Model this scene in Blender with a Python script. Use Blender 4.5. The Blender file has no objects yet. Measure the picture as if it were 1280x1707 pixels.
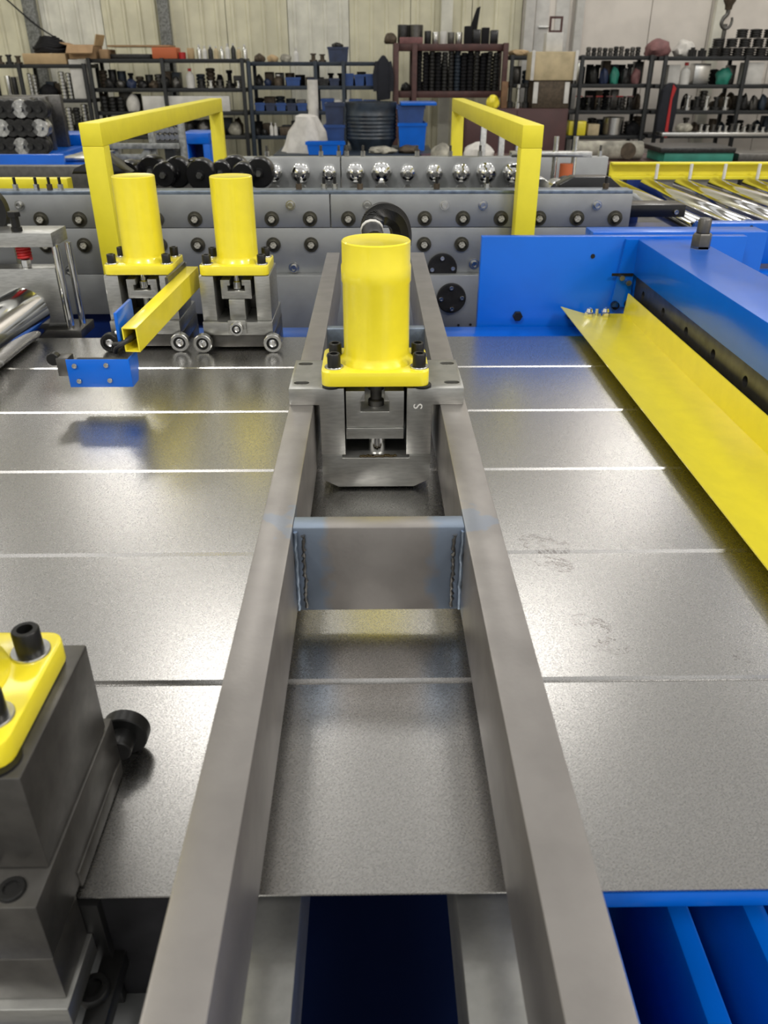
import bpy, bmesh, math, random
from mathutils import Vector, Matrix
random.seed(7)
PI = math.pi
SC = bpy.context.scene
COL = SC.collection

# ------------------------------------------------------------------ camera
F, CX, CY = 1310.0, 640.0, 853.5                     # focal length and centre in photo pixels (1280 x 1707)
PITCH = math.atan(741 / F); YAW = math.atan(20 * math.cos(PITCH) / F)
CAM = Vector((0, 0, .5))                             # the steel sheet lies at z = 0, the floor 0.95 m below
FW = Vector((math.sin(YAW) * math.cos(PITCH), math.cos(YAW) * math.cos(PITCH), -math.sin(PITCH)))
RT = Vector((math.cos(YAW), -math.sin(YAW), 0)); UP = RT.cross(FW)
cd = bpy.data.cameras.new('camera'); cam = bpy.data.objects.new('camera', cd); COL.objects.link(cam)
cd.sensor_fit = 'VERTICAL'; cd.sensor_height = 36; cd.lens = 36 * F / 1707; cd.clip_start = .01; cd.clip_end = 100
M = Matrix((RT, UP, -FW)).transposed().to_4x4(); M.translation = CAM; cam.matrix_world = M
cd.dof.use_dof = True; cd.dof.focus_distance = 1.05; cd.dof.aperture_fstop = 11
SC.camera = cam
def ray(x, y): return FW + RT * ((x - CX) / F) + UP * ((CY - y) / F)
def PY(x, y, Y): d = ray(x, y); return CAM + d * (Y / d.y)          # pixel -> point on a plane of constant y
def PZ(x, y, z): d = ray(x, y); return CAM + d * ((z - CAM.z) / d.z)  # pixel -> point on a plane of constant z

# ------------------------------------------------------------------ world, lamps, exposure
SC.view_settings.view_transform = 'Standard'; SC.view_settings.look = 'None'
SC.view_settings.exposure = 0.25; SC.view_settings.gamma = 1.0; SC.view_settings.use_curve_mapping = False
W = bpy.data.worlds.new('world'); SC.world = W; W.use_nodes = True
W.node_tree.nodes['Background'].inputs[0].default_value = (1, .99, .965, 1)
W.node_tree.nodes['Background'].inputs[1].default_value = .62
def lamp(x, y, z, p, size, col=(1, .97, .92)):
    l = bpy.data.lights.new('high_bay_and_fill_light', 'AREA'); l.energy = p; l.color = col; l.shape = 'DISK'; l.size = size
    o = bpy.data.objects.new('high_bay_and_fill_light', l); COL.objects.link(o); o.location = (x, y, z)
for x, y, p in ((-1.75, 7.0, 50), (1.8, 7.6, 45), (-6.8, 9.5, 55), (6.8, 9.5, 55), (8.0, -.5, 340), (-7.5, 1, 150), (-2.8, -3.5, 260), (3.2, -3.6, 260), (-4.5, 12.8, 65), (4.7, 12.8, 65)):  # the last pair is added only to brighten the back wall
    lamp(x, y, 5.9, p, 1.5)

# ------------------------------------------------------------------ materials
MT = {}
def mat(name, col, metal=0.0, rough=.5, noise=None, bump=None, coat=0.0, col2=None, stretch=(1, 1, 1), rvar=0.0, spec=.5):
    m = bpy.data.materials.new(name); m.use_nodes = True; nt = m.node_tree; b = nt.nodes['Principled BSDF']
    b.inputs['Base Color'].default_value = (*col, 1); b.inputs['Metallic'].default_value = metal
    b.inputs['Roughness'].default_value = rough; b.inputs['Coat Weight'].default_value = coat; b.inputs['Coat Roughness'].default_value = .12
    b.inputs['Specular IOR Level'].default_value = spec
    if noise or bump:
        tc = nt.nodes.new('ShaderNodeTexCoord'); mp = nt.nodes.new('ShaderNodeMapping'); mp.inputs['Scale'].default_value = stretch
        nt.links.new(tc.outputs['Object'], mp.inputs['Vector'])
    if noise:
        n = nt.nodes.new('ShaderNodeTexNoise'); n.inputs['Scale'].default_value = noise[0]; n.inputs['Detail'].default_value = noise[2] if len(noise) > 2 else 4
        nt.links.new(mp.outputs[0], n.inputs['Vector'])
        mx = nt.nodes.new('ShaderNodeMix'); mx.data_type = 'RGBA'
        c2 = col2 or tuple(c * (1 - noise[1]) for c in col)
        mx.inputs['A'].default_value = (*c2, 1); mx.inputs['B'].default_value = (*col, 1)
        mr = nt.nodes.new('ShaderNodeMapRange'); mr.inputs['From Min'].default_value = .36; mr.inputs['From Max'].default_value = .64
        nt.links.new(n.outputs['Fac'], mr.inputs['Value']); nt.links.new(mr.outputs[0], mx.inputs['Factor'])
        nt.links.new(mx.outputs['Result'], b.inputs['Base Color'])
        if rvar:
            m2 = nt.nodes.new('ShaderNodeMapRange'); m2.inputs['To Min'].default_value = rough + rvar; m2.inputs['To Max'].default_value = rough - rvar
            nt.links.new(n.outputs['Fac'], m2.inputs['Value']); nt.links.new(m2.outputs[0], b.inputs['Roughness'])
    if bump:
        n2 = nt.nodes.new('ShaderNodeTexNoise'); n2.inputs['Scale'].default_value = bump[0]; n2.inputs['Detail'].default_value = 3
        nt.links.new(mp.outputs[0], n2.inputs['Vector'])
        bp = nt.nodes.new('ShaderNodeBump'); bp.inputs['Strength'].default_value = bump[1]; bp.inputs['Distance'].default_value = .002
        nt.links.new(n2.outputs['Fac'], bp.inputs['Height']); nt.links.new(bp.outputs[0], b.inputs['Normal'])
    MT[name] = m; return m
mat('sheet', (.53, .52, .505), 1, .27, (1150, .30, 2), (1150, .034), stretch=(.6, 1, 1), rvar=.05)
mat('rail', (.36, .34, .325), .85, .42, (22, .16, 9), (220, .06), rvar=.05)
mat('steel', (.44, .44, .42), .9, .36, (60, .18, 5), (200, .05), stretch=(1, 1, 5), rvar=.06)
mat('steel_dark', (.135, .13, .122), .85, .38, (50, .25, 5), (200, .05), rvar=.06)
mat('plate_grey', (.33, .34, .345), .7, .45, (14, .14, 6), (150, .04), rvar=.05)
mat('bluing', (.22, .27, .34), .75, .36, (60, .35, 5), (160, .1))
mat('yellow', (.87, .74, .03), 0, .30, (30, .06, 4), (40, .05), coat=.4)
mat('yellow_flat', (.80, .70, .03), 0, .42, (20, .06, 4), (60, .05))
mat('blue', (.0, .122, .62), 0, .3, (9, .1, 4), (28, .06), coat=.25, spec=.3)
mat('blue_dark', (.003, .022, .15), 0, .4, (9, .2, 4))  # darker copy of the blue; carries painted shade on the bed panels
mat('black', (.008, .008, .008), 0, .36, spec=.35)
mat('blue_in_shade', (.001, .006, .035), 0, .8, spec=.1)  # deck blue with the shade below the machine put into its colour
mat('black_rough', (.012, .012, .014), 0, .7, (60, .3), spec=.2)
mat('chrome', (.78, .78, .77), 1, .09)
mat('zinc', (.62, .62, .60), 1, .26, (80, .2))
mat('glass_black', (.006, .006, .007), 0, .25)
mat('red', (.42, .012, .014), 0, .4)
mat('rubber', (.02, .02, .022), 0, .5)
mat('grease', (.05, .035, .012), .1, .25)
mat('concrete', (.20, .195, .185), 0, .7, (5, .35, 8), (60, .1))
mat('cream', (.76, .73, .55), 0, .55, (3, .16, 5))
mat('cream_pale', (.80, .79, .69), 0, .5, (4, .2, 5))
mat('wall_white', (.76, .71, .65), 0, .7, (2.5, .12, 6))
mat('roof_grey', (.62, .62, .60), 0, .7, (3, .1, 4))
mat('column_grey', (.30, .31, .30), .3, .5, (40, .5, 3))
mat('rack_black', (.018, .02, .022), .2, .5, (20, .3))
mat('rack_blue', (.02, .032, .05), .2, .5, (20, .3))
mat('rack_brown', (.085, .034, .03), .1, .5, (12, .3))
mat('cardboard', (.36, .23, .12), 0, .8, (9, .2))
mat('tan', (.50, .36, .20), 0, .8, (9, .15))
mat('beige', (.56, .46, .28), 0, .6, (7, .25))
mat('white', (.66, .65, .62), 0, .6, (9, .15))
mat('white_cloth', (.62, .60, .56), 0, .85, (12, .2), (12, .3))
mat('orange', (.50, .12, .04), 0, .6)
mat('bin_blue', (.02, .07, .26), 0, .4, (12, .2))
mat('bin_dark', (.02, .035, .09), 0, .45, (12, .3))
mat('drum', (.035, .05, .07), 0, .36, (10, .35, 5), col2=(.015, .02, .028))
mat('cabinet_brown', (.07, .025, .025), 0, .5, (5, .2))
mat('green', (.03, .26, .19), 0, .5, (6, .3))
mat('dark_part', (.05, .05, .05), .7, .4, (40, .5))
mat('bright_part', (.6, .6, .58), 1, .25, (60, .3))
mat('brown_part', (.10, .075, .05), .4, .55, (30, .4))
mat('jacket', (.012, .014, .022), 0, .85, (14, .3), (14, .3))
mat('maroon', (.22, .10, .10), 0, .7, (14, .3))
mat('wood', (.22, .12, .06), 0, .7, (12, .3))
mat('dirty_white', (.42, .40, .33), 0, .7, (9, .6, 6))
mat('shaft_olive', (.062, .058, .042), .5, .5, (60, .5))
mat('shaft_core', (.55, .53, .46), .2, .5, (260, .75, 3))
mat('hole', (.01, .01, .01), .3, .6)

def tint(name, src, expr):
    '''copy of a steel material that turns weld-blue in a fixed patch of the part (expr builds the mask from object x, y, z)'''
    m = MT[src].copy(); m.name = name; nt = m.node_tree; b = nt.nodes['Principled BSDF']
    old = b.inputs['Base Color'].links[0].from_socket
    tc = nt.nodes.new('ShaderNodeTexCoord'); sp = nt.nodes.new('ShaderNodeSeparateXYZ'); nt.links.new(tc.outputs['Object'], sp.inputs[0])
    n = nt.nodes.new('ShaderNodeTexNoise'); n.inputs['Scale'].default_value = 45; nt.links.new(tc.outputs['Object'], n.inputs['Vector'])
    def math_(op, a, b_=None, c=None):
        q = nt.nodes.new('ShaderNodeMath'); q.operation = op
        for i, v in enumerate((a, b_, c)):
            if v is None: continue
            if isinstance(v, (int, float)): q.inputs[i].default_value = v
            else: nt.links.new(v, q.inputs[i])
        return q.outputs[0]
    msk = expr(sp.outputs, math_, n.outputs['Fac'])
    mx = nt.nodes.new('ShaderNodeMix'); mx.data_type = 'RGBA'; nt.links.new(msk, mx.inputs['Factor']); nt.links.new(old, mx.inputs['A']); mx.inputs['B'].default_value = (.24, .31, .42, 1)
    nt.links.new(mx.outputs['Result'], b.inputs['Base Color']); MT[name] = m
def _cross(o, M_, n):                                    # blue towards both welded ends
    d = M_('ABSOLUTE', M_('SUBTRACT', o[0], .0035)); d = M_('ADD', d, M_('MULTIPLY', M_('SUBTRACT', n, .5), .03))
    q = M_('MULTIPLY', M_('SUBTRACT', d, .046), 80.0); return M_('MINIMUM', M_('MAXIMUM', q, 0.0), .85)
def _railt(o, M_, n):                                    # a ground and heat-tinted patch at the front crossbar (object y = -0.249)
    d = M_('ABSOLUTE', M_('ADD', o[1], .246)); e = M_('ABSOLUTE', M_('SUBTRACT', o[0], .0035))
    d = M_('ADD', d, M_('MULTIPLY', M_('SUBTRACT', n, .5), .13)); d = M_('ADD', d, M_('MULTIPLY', M_('MAXIMUM', M_('SUBTRACT', e, .082), 0.0), .9))
    q = M_('MULTIPLY', M_('SUBTRACT', .028, d), 60.0); return M_('MINIMUM', M_('MAXIMUM', q, 0.0), .45)
tint('crossbar_steel', 'rail', _cross); tint('rail_tinted', 'rail', _railt)

# ------------------------------------------------------------------ mesh helpers (all in world coordinates; build() makes them local to the parent)
def wloc(o):
    v = Vector((0, 0, 0))
    while o: v += o.location; o = o.parent
    return v
AX = {'x': Matrix.Rotation(PI / 2, 4, 'Y'), 'y': Matrix.Rotation(-PI / 2, 4, 'X'), 'z': Matrix.Identity(4)}
class MB:
    def __init__(s): s.bm = bmesh.new()
    def _merge(s, t, mtx=None):
        if mtx is not None: bmesh.ops.transform(t, matrix=mtx, verts=t.verts)
        me = bpy.data.meshes.new('tmp'); t.to_mesh(me); t.free(); s.bm.from_mesh(me); bpy.data.meshes.remove(me); return s
    def box(s, x0, x1, y0, y1, z0, z1, bev=0, seg=2, mtx=None):
        t = bmesh.new(); bmesh.ops.create_cube(t, size=1)
        bmesh.ops.transform(t, matrix=Matrix.Translation(((x0 + x1) / 2, (y0 + y1) / 2, (z0 + z1) / 2)) @ Matrix.Diagonal((abs(x1 - x0), abs(y1 - y0), abs(z1 - z0), 1)), verts=t.verts)
        if bev: bmesh.ops.bevel(t, geom=t.edges[:], offset=bev, segments=seg, profile=.5, affect='EDGES')
        return s._merge(t, mtx)
    def prism(s, pts, a0, a1, axis='x', bev=0, mtx=None):
        """closed outline extruded along an axis; pts are (y,z) for x, (x,z) for y, (x,y) for z"""
        t = bmesh.new()
        f = {'x': lambda p, a: (a, p[0], p[1]), 'y': lambda p, a: (p[0], a, p[1]), 'z': lambda p, a: (p[0], p[1], a)}[axis]
        A = [t.verts.new(f(p, a0)) for p in pts]; B = [t.verts.new(f(p, a1)) for p in pts]; n = len(pts)
        t.faces.new(A); t.faces.new(B[::-1])
        for i in range(n): t.faces.new((A[i], B[i], B[(i + 1) % n], A[(i + 1) % n]))
        bmesh.ops.recalc_face_normals(t, faces=t.faces)
        if bev: bmesh.ops.bevel(t, geom=t.edges[:], offset=bev, segments=2, profile=.5, affect='EDGES')
        return s._merge(t, mtx)
    def lathe(s, prof, c=(0, 0, 0), axis='z', seg=24, mtx=None, ph=0):
        """prof: list of (radius, height); revolved about the axis through c"""
        t = bmesh.new(); rings = []
        for r, h in prof:
            if r < 1e-6: rings.append([t.verts.new((0, 0, h))])
            else: rings.append([t.verts.new((r * math.cos(2 * PI * k / seg + ph), r * math.sin(2 * PI * k / seg + ph), h)) for k in range(seg)])
        for a, b in zip(rings, rings[1:]):
            for k in range(seg):
                k2 = (k + 1) % seg
                if len(a) == 1 and len(b) == 1: continue
                if len(a) == 1: t.faces.new((a[0], b[k2], b[k]))
                elif len(b) == 1: t.faces.new((a[k], a[k2], b[0]))
                else: t.faces.new((a[k], a[k2], b[k2], b[k]))
        bmesh.ops.recalc_face_normals(t, faces=t.faces)
        for f in t.faces: f.smooth = True
        m = Matrix.Translation(c) @ AX[axis]
        return s._merge(t, (mtx @ m) if mtx is not None else m)
    def cyl(s, c, r, h, axis='z', seg=24, bev=0, r2=None, mtx=None, ph=0):
        r2 = r if r2 is None else r2; b = bev
        return s.lathe([(0, 0), (r - b, 0), (r, b), (r2, h - b), (r2 - b, h), (0, h)] if b else [(0, 0), (r, 0), (r2, h), (0, h)], c, axis, seg, mtx, ph)
    def tube(s, pts, r, seg=10, closed=False):
        t = bmesh.new(); P = [Vector(p) for p in pts]; n = len(P); rings = []; prev = None
        for i in range(n):
            if closed: d = P[(i + 1) % n] - P[i - 1]
            else: d = P[min(i + 1, n - 1)] - P[max(i - 1, 0)]
            d.normalize()
            u = prev - d * prev.dot(d) if prev else d.orthogonal()
            u.normalize(); prev = u; v = d.cross(u); rr = r(i / (n - 1)) if callable(r) else r
            rings.append([t.verts.new(P[i] + (u * math.cos(2 * PI * k / seg) + v * math.sin(2 * PI * k / seg)) * rr) for k in range(seg)])
        for i in range(n if closed else n - 1):
            a, b = rings[i], rings[(i + 1) % n]
            for k in range(seg): t.faces.new((a[k], a[(k + 1) % seg], b[(k + 1) % seg], b[k]))
        if not closed: t.faces.new(rings[0][::-1]); t.faces.new(rings[-1])
        bmesh.ops.recalc_face_normals(t, faces=t.faces)
        for f in t.faces: f.smooth = True
        return s._merge(t)
    def mesh(s, name):
        me = bpy.data.meshes.new(name); s.bm.to_mesh(me); s.bm.free()
        bmx = bmesh.new(); bmx.from_mesh(me)
        for e in bmx.edges:
            if len(e.link_faces) == 2 and e.calc_face_angle(0) > .7: e.smooth = False
        for f in bmx.faces: f.smooth = True
        bmx.to_mesh(me); bmx.free(); return me
    def build(s, name, m, parent=None, local=False):
        me = s.mesh(name); me.materials.append(MT[m]); o = bpy.data.objects.new(name, me); COL.objects.link(o)
        if parent:
            o.parent = parent
            if not local: me.transform(Matrix.Translation(-wloc(parent)))
        elif not local:                                    # a top-level mesh gets its origin at its base
            vs = [v.co for v in me.vertices]; c = Vector(((min(v.x for v in vs) + max(v.x for v in vs)) / 2, (min(v.y for v in vs) + max(v.y for v in vs)) / 2, min(v.z for v in vs)))
            me.transform(Matrix.Translation(-c)); o.location = c
        return o
def inst(me, name, loc, parent=None, rot=None, m=None):
    if m and not me.materials: me.materials.append(MT[m])
    o = bpy.data.objects.new(name, me); COL.objects.link(o)
    o.location = Vector(loc) - (wloc(parent) if parent else Vector((0, 0, 0)))
    if parent: o.parent = parent
    if rot: o.rotation_euler = rot
    return o
def tag(o, label, cat, group=None):
    o['label'] = label; o['category'] = cat
    if group: o['group'] = group
    return o
def thing(name, label, cat, loc, group=None):
    o = bpy.data.objects.new(name, None); COL.objects.link(o); o.location = loc; o.empty_display_size = .05
    return tag(o, label, cat, group)
def struct(o): o['kind'] = 'structure'; return o
def box(name, m, parent, *a, bev=0, mtx=None): return MB().box(*a, bev=bev, mtx=mtx).build(name, m, parent)
def cut(o, cutters):
    """subtracts the MB cutters from the mesh of o"""
    me = cutters.mesh('cut'); c = bpy.data.objects.new('cut', me); COL.objects.link(c); c.location = wloc(o)
    me.transform(Matrix.Translation(-wloc(o)))
    md = o.modifiers.new('b', 'BOOLEAN'); md.object = c; md.operation = 'DIFFERENCE'; md.solver = 'EXACT'
    bpy.context.view_layer.update()
    new = bpy.data.meshes.new_from_object(o.evaluated_get(bpy.context.evaluated_depsgraph_get()))
    o.modifiers.clear(); o.data = new; bpy.data.objects.remove(c); bpy.data.meshes.remove(me)
    bmx = bmesh.new(); bmx.from_mesh(new)
    for e in bmx.edges: e.smooth = not (len(e.link_faces) == 2 and e.calc_face_angle(0) > .6)
    bmx.to_mesh(new); bmx.free()
# shared small meshes (axis z, base at 0)
def m_cap(r, h):                                             # socket head cap screw
    k = MB().lathe([(r, 0), (r, h - .12 * r), (r * .9, h), (r * .58, h), (r * .55, h - .5 * h), (0, h - .5 * h)], seg=20); return k.mesh('cap_screw')
def m_washer(r, h, ri): return MB().lathe([(ri, h), (r * .96, h), (r, h * .6), (r, 0), (ri, 0)], seg=24).mesh('washer')
def m_hex(r, h): return MB().lathe([(0, 0), (r, 0), (r, h * .86), (r * .86, h), (0, h)], seg=6).mesh('hex_head')
CAP = {}; 
def bolt(x, y, z, r, h, parent, wash=1.45, axis='z', name='bolt', m='black', wm='zinc'):
    k = (round(r, 4), round(h, 4), m)
    if k not in CAP: CAP[k] = (m_cap(r, h), m_washer(r * 1.45, r * .22, r * .8)); CAP[k][0].materials.append(MT[m]); CAP[k][1].materials.append(MT[wm])
    rot = {'z': None, '-y': (PI / 2, 0, 0), 'y': (-PI / 2, 0, 0), 'x': (0, PI / 2, 0)}[axis]
    o = inst(CAP[k][0], name, (x, y, z + (r * .2 if wash and axis == 'z' else 0)), parent, rot)
    if wash: w = inst(CAP[k][1], 'washer', (0, 0, 0), None); w.parent = o; w.location = (0, 0, -r * .2)
    return o
TXT = {}
FLOOR = -.95

# ------------------------------------------------------------------ the hall
f = struct(MB().box(-9, 9, -6, 15, FLOOR - .1, FLOOR).build('floor', 'concrete'))
WALLY = 14.2; TOP = 6.3
wb = MB().box(-9, 9, WALLY + .06, WALLY + .2, FLOOR, TOP).build('wall_back', 'cream'); struct(wb)
def wx(px, Y=WALLY): return PY(px, 60, Y).x
# corrugated sheets, one part each: x from/to in photo pixels
def corrugated(x0, x1, m, pitch=.235):
    n = max(1, round((x1 - x0) / pitch)); p = (x1 - x0) / n; pts = []
    for i in range(n):
        a = x0 + i * p
        pts += [(a, 0), (a + p * .30, 0), (a + p * .38, -.035), (a + p * .52, -.035), (a + p * .60, 0)]
    pts.append((x1, 0))
    prof = [(x, WALLY + y) for x, y in pts] + [(x1, WALLY + .05), (x0, WALLY + .05)]
    return MB().prism(prof, FLOOR, TOP, 'z').build('wall_panel', m, wb)
xs = wx(868); a = -8.8; k = 0
edges = []
while a < xs - .3: edges.append(a); a += .94
edges.append(xs)
for x0, x1 in zip(edges, edges[1:]): corrugated(x0, x1 - .012, 'cream_pale' if k in (4, 8) else 'cream'); k += 1
# plain plastered stretch on the right, in sheets
ed = [xs, wx(965), wx(1080), wx(1178), wx(1290), 8.8]
for x0, x1 in zip(ed, ed[1:]): MB().box(x0 + .006, x1 - .006, WALLY, WALLY + .05, FLOOR, TOP).build('wall_panel', 'wall_white', wb)
for n_, (p0, p1, m) in enumerate(((52, 72, 'column_grey'), (271, 289, 'column_grey'), (733, 752, 'cream_pale'), (870, 886, 'white'), (953, 966, 'white'), (1180, 1197, 'cream_pale'))):
    c = MB().box(wx(p0), wx(p1), WALLY - .16, WALLY - .04, FLOOR, TOP, bev=.01).build('trim_%d' % (n_ + 1), m); struct(c)
# white door with frame and handle, left of the plastered stretch
d = PY(890, 0, WALLY - .1); d2 = PY(951, 60, WALLY - .1)
do = struct(MB().box(d.x, d2.x, WALLY - .05, WALLY - .005, FLOOR, 2.0, bev=.006).build('door_1', 'wall_white'))
for q0, q1, zz0, zz1 in ((.08, .42, .35, 1.85), (.58, .92, .35, 1.85), (.08, .42, -.8, .15), (.58, .92, -.8, .15)):
    MB().box(d.x + (d2.x - d.x) * q0, d.x + (d2.x - d.x) * q1, WALLY - .07, WALLY - .045, zz0, zz1, bev=.008).build('door_panel', 'white', do)
h = PY(904, 45, WALLY - .1); MB().box(h.x - .06, h.x + .1, WALLY - .1, WALLY - .07, h.z - .015, h.z + .015, bev=.005).build('door_handle', 'zinc', do)
struct(MB().box(-9.1, -9, -6, 15, FLOOR, TOP).build('wall_left', 'cream'))
struct(MB().box(9, 9.1, -6, 15, FLOOR, TOP).build('wall_right', 'wall_white'))
cl = MB()                                              # unseen roof sheeting; gaps between bands added to let world light fill the hall
for k in range(9): cl.box(-9, 9, -6 + 2.4 * k, -6 + 2.4 * k + 1.1, TOP, TOP + .1)
struct(cl.build('ceiling', 'roof_grey'))

# ------------------------------------------------------------------ blue machine base under the sheet
base = thing('machine_bed', 'blue painted machine bed under the steel sheet with black crosswise openings', 'machine base', (0, .9, FLOOR))
box('deck_plate', 'blue_in_shade', base, -.6, .95, .0, 1.62, -.93, -.91)
box('side_beam', 'blue', base, -.6, .60, 1.65, 1.80, -.68, -.024, bev=.004)
box('side_beam', 'blue', base, .125, .575, .352, .41, -.032, -.014, bev=.004)
box('side_beam', 'black_rough', base, -.6, -.112, .352, .376, -.70, -.006, bev=.002)
for x in (.206, .285, .36, .44): box('cross_rib', 'blue', base, x, x + .022, .02, .60, -.60, -.22, bev=.003)
for x0, x1 in ((.250, .284), (.308, .359), (.383, .439)): box('bed_panel', 'blue_dark', base, x0, x1, .02, .60, -.60, -.45, bev=.003)  # shade under the sheet painted in with the darker blue
pl = [PZ(*q, -.13) for q in ((20, 1740), (60, 1706), (128, 1678), (262, 1597), (300, 1597), (300, 1790), (20, 1790))]
MB().prism([(v.x, v.y) for v in pl], -.142, -.13, 'z').build('bed_plate', 'plate_grey', base)
for x in (-.55, .53):
    for y in (.2, 1.62): box('leg', 'blue', base, x - .04, x + .04, y - .04, y + .04, FLOOR, -.68, bev=.004)

# ------------------------------------------------------------------ galvanised sheet
GR = (.563, .786, 1.007, 1.228, 1.449)
pt = [(.345, 0)]
for g in GR: pt += [(g - .0048, 0), (g - .0012, -.0040), (g + .0006, -.0040), (g + .0033, 0)]
pt.append((1.643, 0))
prof = pt + [(y, z - .0015) for y, z in pt[::-1]]
sh = MB()
NX = 2
sh.prism(prof, -1.45, .645, 'x')
sheet = sh.build('steel_sheet', 'sheet')
nt = MT['sheet'].node_tree; bs = nt.nodes['Principled BSDF']; old = bs.inputs['Base Color'].links[0].from_socket; oldr = bs.inputs['Roughness'].links[0].from_socket
def N(t, **k):
    q = nt.nodes.new(t)
    for a_, v in k.items(): setattr(q, a_, v)
    return q
def MA(op, a_, b_=0.0, c_=0.0):
    q = N('ShaderNodeMath', operation=op)
    for i_, v in enumerate((a_, b_, c_)):
        if isinstance(v, (int, float)): q.inputs[i_].default_value = v
        else: nt.links.new(v, q.inputs[i_])
    return q.outputs[0]
tc = N('ShaderNodeTexCoord'); tot = None
for px, py, r_, ang in ((905, 905, .034, .5), (985, 1040, .022, .6), (1015, 1075, .020, .6), (925, 940, .024, .4), (1240, 1095, .014, .3)):
    c_ = PZ(px, py, 0) - sheet.location
    vs_ = N('ShaderNodeVectorMath', operation='SUBTRACT'); nt.links.new(tc.outputs['Object'], vs_.inputs[0]); vs_.inputs[1].default_value = (c_.x, c_.y, 0)
    mp_ = N('ShaderNodeMapping'); mp_.inputs['Rotation'].default_value = (0, 0, ang); nt.links.new(vs_.outputs[0], mp_.inputs['Vector'])
    se = N('ShaderNodeSeparateXYZ'); nt.links.new(mp_.outputs[0], se.inputs[0])
    d_ = MA('SQRT', MA('ADD', MA('MULTIPLY', se.outputs[0], se.outputs[0]), MA('MULTIPLY', MA('MULTIPLY', se.outputs[1], se.outputs[1]), 2.2)))
    ins = MA('LESS_THAN', d_, r_)
    br_ = N('ShaderNodeTexBrick'); br_.inputs['Scale'].default_value = 85; br_.inputs['Mortar Size'].default_value = .035; br_.inputs['Color1'].default_value = (1, 1, 1, 1); br_.inputs['Color2'].default_value = (0, 0, 0, 1); br_.inputs['Mortar'].default_value = (0, 0, 0, 1); nt.links.new(mp_.outputs[0], br_.inputs['Vector'])
    nz = N('ShaderNodeTexNoise'); nz.inputs['Scale'].default_value = 70; nt.links.new(tc.outputs['Object'], nz.inputs['Vector'])
    k_ = MA('MULTIPLY', ins, MA('MULTIPLY', br_.outputs['Color'], MA('GREATER_THAN', nz.outputs['Fac'], .50)))
    tot = k_ if tot is None else MA('MAXIMUM', tot, k_)
mx = N('ShaderNodeMix', data_type='RGBA'); nt.links.new(MA('MULTIPLY', tot, .8), mx.inputs['Factor']); nt.links.new(old, mx.inputs['A']); mx.inputs['B'].default_value = (.22, .20, .19, 1); nt.links.new(mx.outputs['Result'], bs.inputs['Base Color'])

tag(sheet, 'wide bright galvanised steel sheet with parallel pressed grooves, lying across the machine', 'steel sheet')

# ------------------------------------------------------------------ punch frame: two long rails with crossbars
T, B = .1215, .025; XL0, XL1, XR0, XR1 = -.109, -.078, .085, .119
fr = thing('punch_frame', 'long welded frame of two raw steel rails crossing above the sheet', 'machine frame', (0, .9, -.12))
box('rail', 'rail_tinted', fr, XL0, XL1, -.02, 1.91, B, T, bev=.0015)
box('rail', 'rail_tinted', fr, XR0, XR1, -.02, 1.91, B, T, bev=.0015)
for ya, yb in ((.640, .662), (1.29, 1.31)):
    o = box('crossbar', 'bluing' if ya > 1 else 'crossbar_steel', fr, XL1, XR0, ya, yb, B, T - .0005, bev=.001)
    o['label'] = 'steel crossbar with blued welds at both ends' if ya < 1 else 'blued crossbar behind the yellow cylinder'
for sx, x in ((1, XL1), (-1, XR0)):                         # weld seams and heat-blued plates at the front crossbar
    pts = [(x + sx * (.0085 + .002 * random.random()), .6395 - .001 * random.random(), B + .004 + (T - B - .012) * k / 26) for k in range(27)]
    MB().tube(pts, lambda u: .0016 + .0008 * math.sin(u * 71), 8).build('weld_bead', 'steel_dark', fr)
    w = MB().tube([(x + sx * (.001 + .0015 * random.random()), .6385, B + .002 + (T - B - .006) * k / 20) for k in range(21)], .0022, 8).build('weld_bead', 'bluing', fr)
for x0, x1 in ((-.098, -.058), (.060, .104)):               # lower pair of rails under the sheet
    box('lower_rail', 'steel', fr, x0, x1, -.02, 1.88, -.125, -.052, bev=.0015)
for y in (.05, 1.84): box('tie_block', 'steel_dark', fr, -.095, .10, y, y + .03, -.125, -.056)
for x in (-.094, .102):
    for y in (.0, 1.70): box('standoff', 'steel', fr, x - .012, x + .012, y, y + .05, -.054, B, bev=.001)

# ------------------------------------------------------------------ centre punch
def yellow_cylinder(t, cx, cy, z0, z1, r, seam=True):
    p = [(0, z0), (r + .006, z0), (r + .005, z0 + .003), (r + .0005, z0 + .008), (r, z0 + .012)]
    if seam: p += [(r, z0 + (z1 - z0) * .66), (r + .0012, z0 + (z1 - z0) * .68), (r + .0012, z0 + (z1 - z0) * .80), (r, z0 + (z1 - z0) * .82)]
    p += [(r, z1 - .0015), (r - .0015, z1), (r - .005, z1 - .001), (0, z1 - .001)]
    return MB().lathe(p, (cx, cy, 0), seg=48).build('cylinder', 'yellow', t)
def flange(t, x0, x1, y0, y1, z0, z1):
    r = .012; pts = []
    for cx, cy, a in ((x1 - r, y1 - r, 0), (x0 + r, y1 - r, 90), (x0 + r, y0 + r, 180), (x1 - r, y0 + r, 270)):
        pts += [(cx + r * math.cos(math.radians(a + q)), cy + r * math.sin(math.radians(a + q))) for q in (0, 22, 45, 68, 90)]
    return MB().prism(pts, z0, z1, 'z', bev=.0015).build('flange', 'yellow', t)
pu = thing('hydraulic_punch', 'hydraulic punch with yellow cylinder clamped in the middle of the steel frame', 'hydraulic punch', (.003, 1.0, .003))
Yp, YB = .949, 1.062; ZT = .144; XC = .0035
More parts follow.
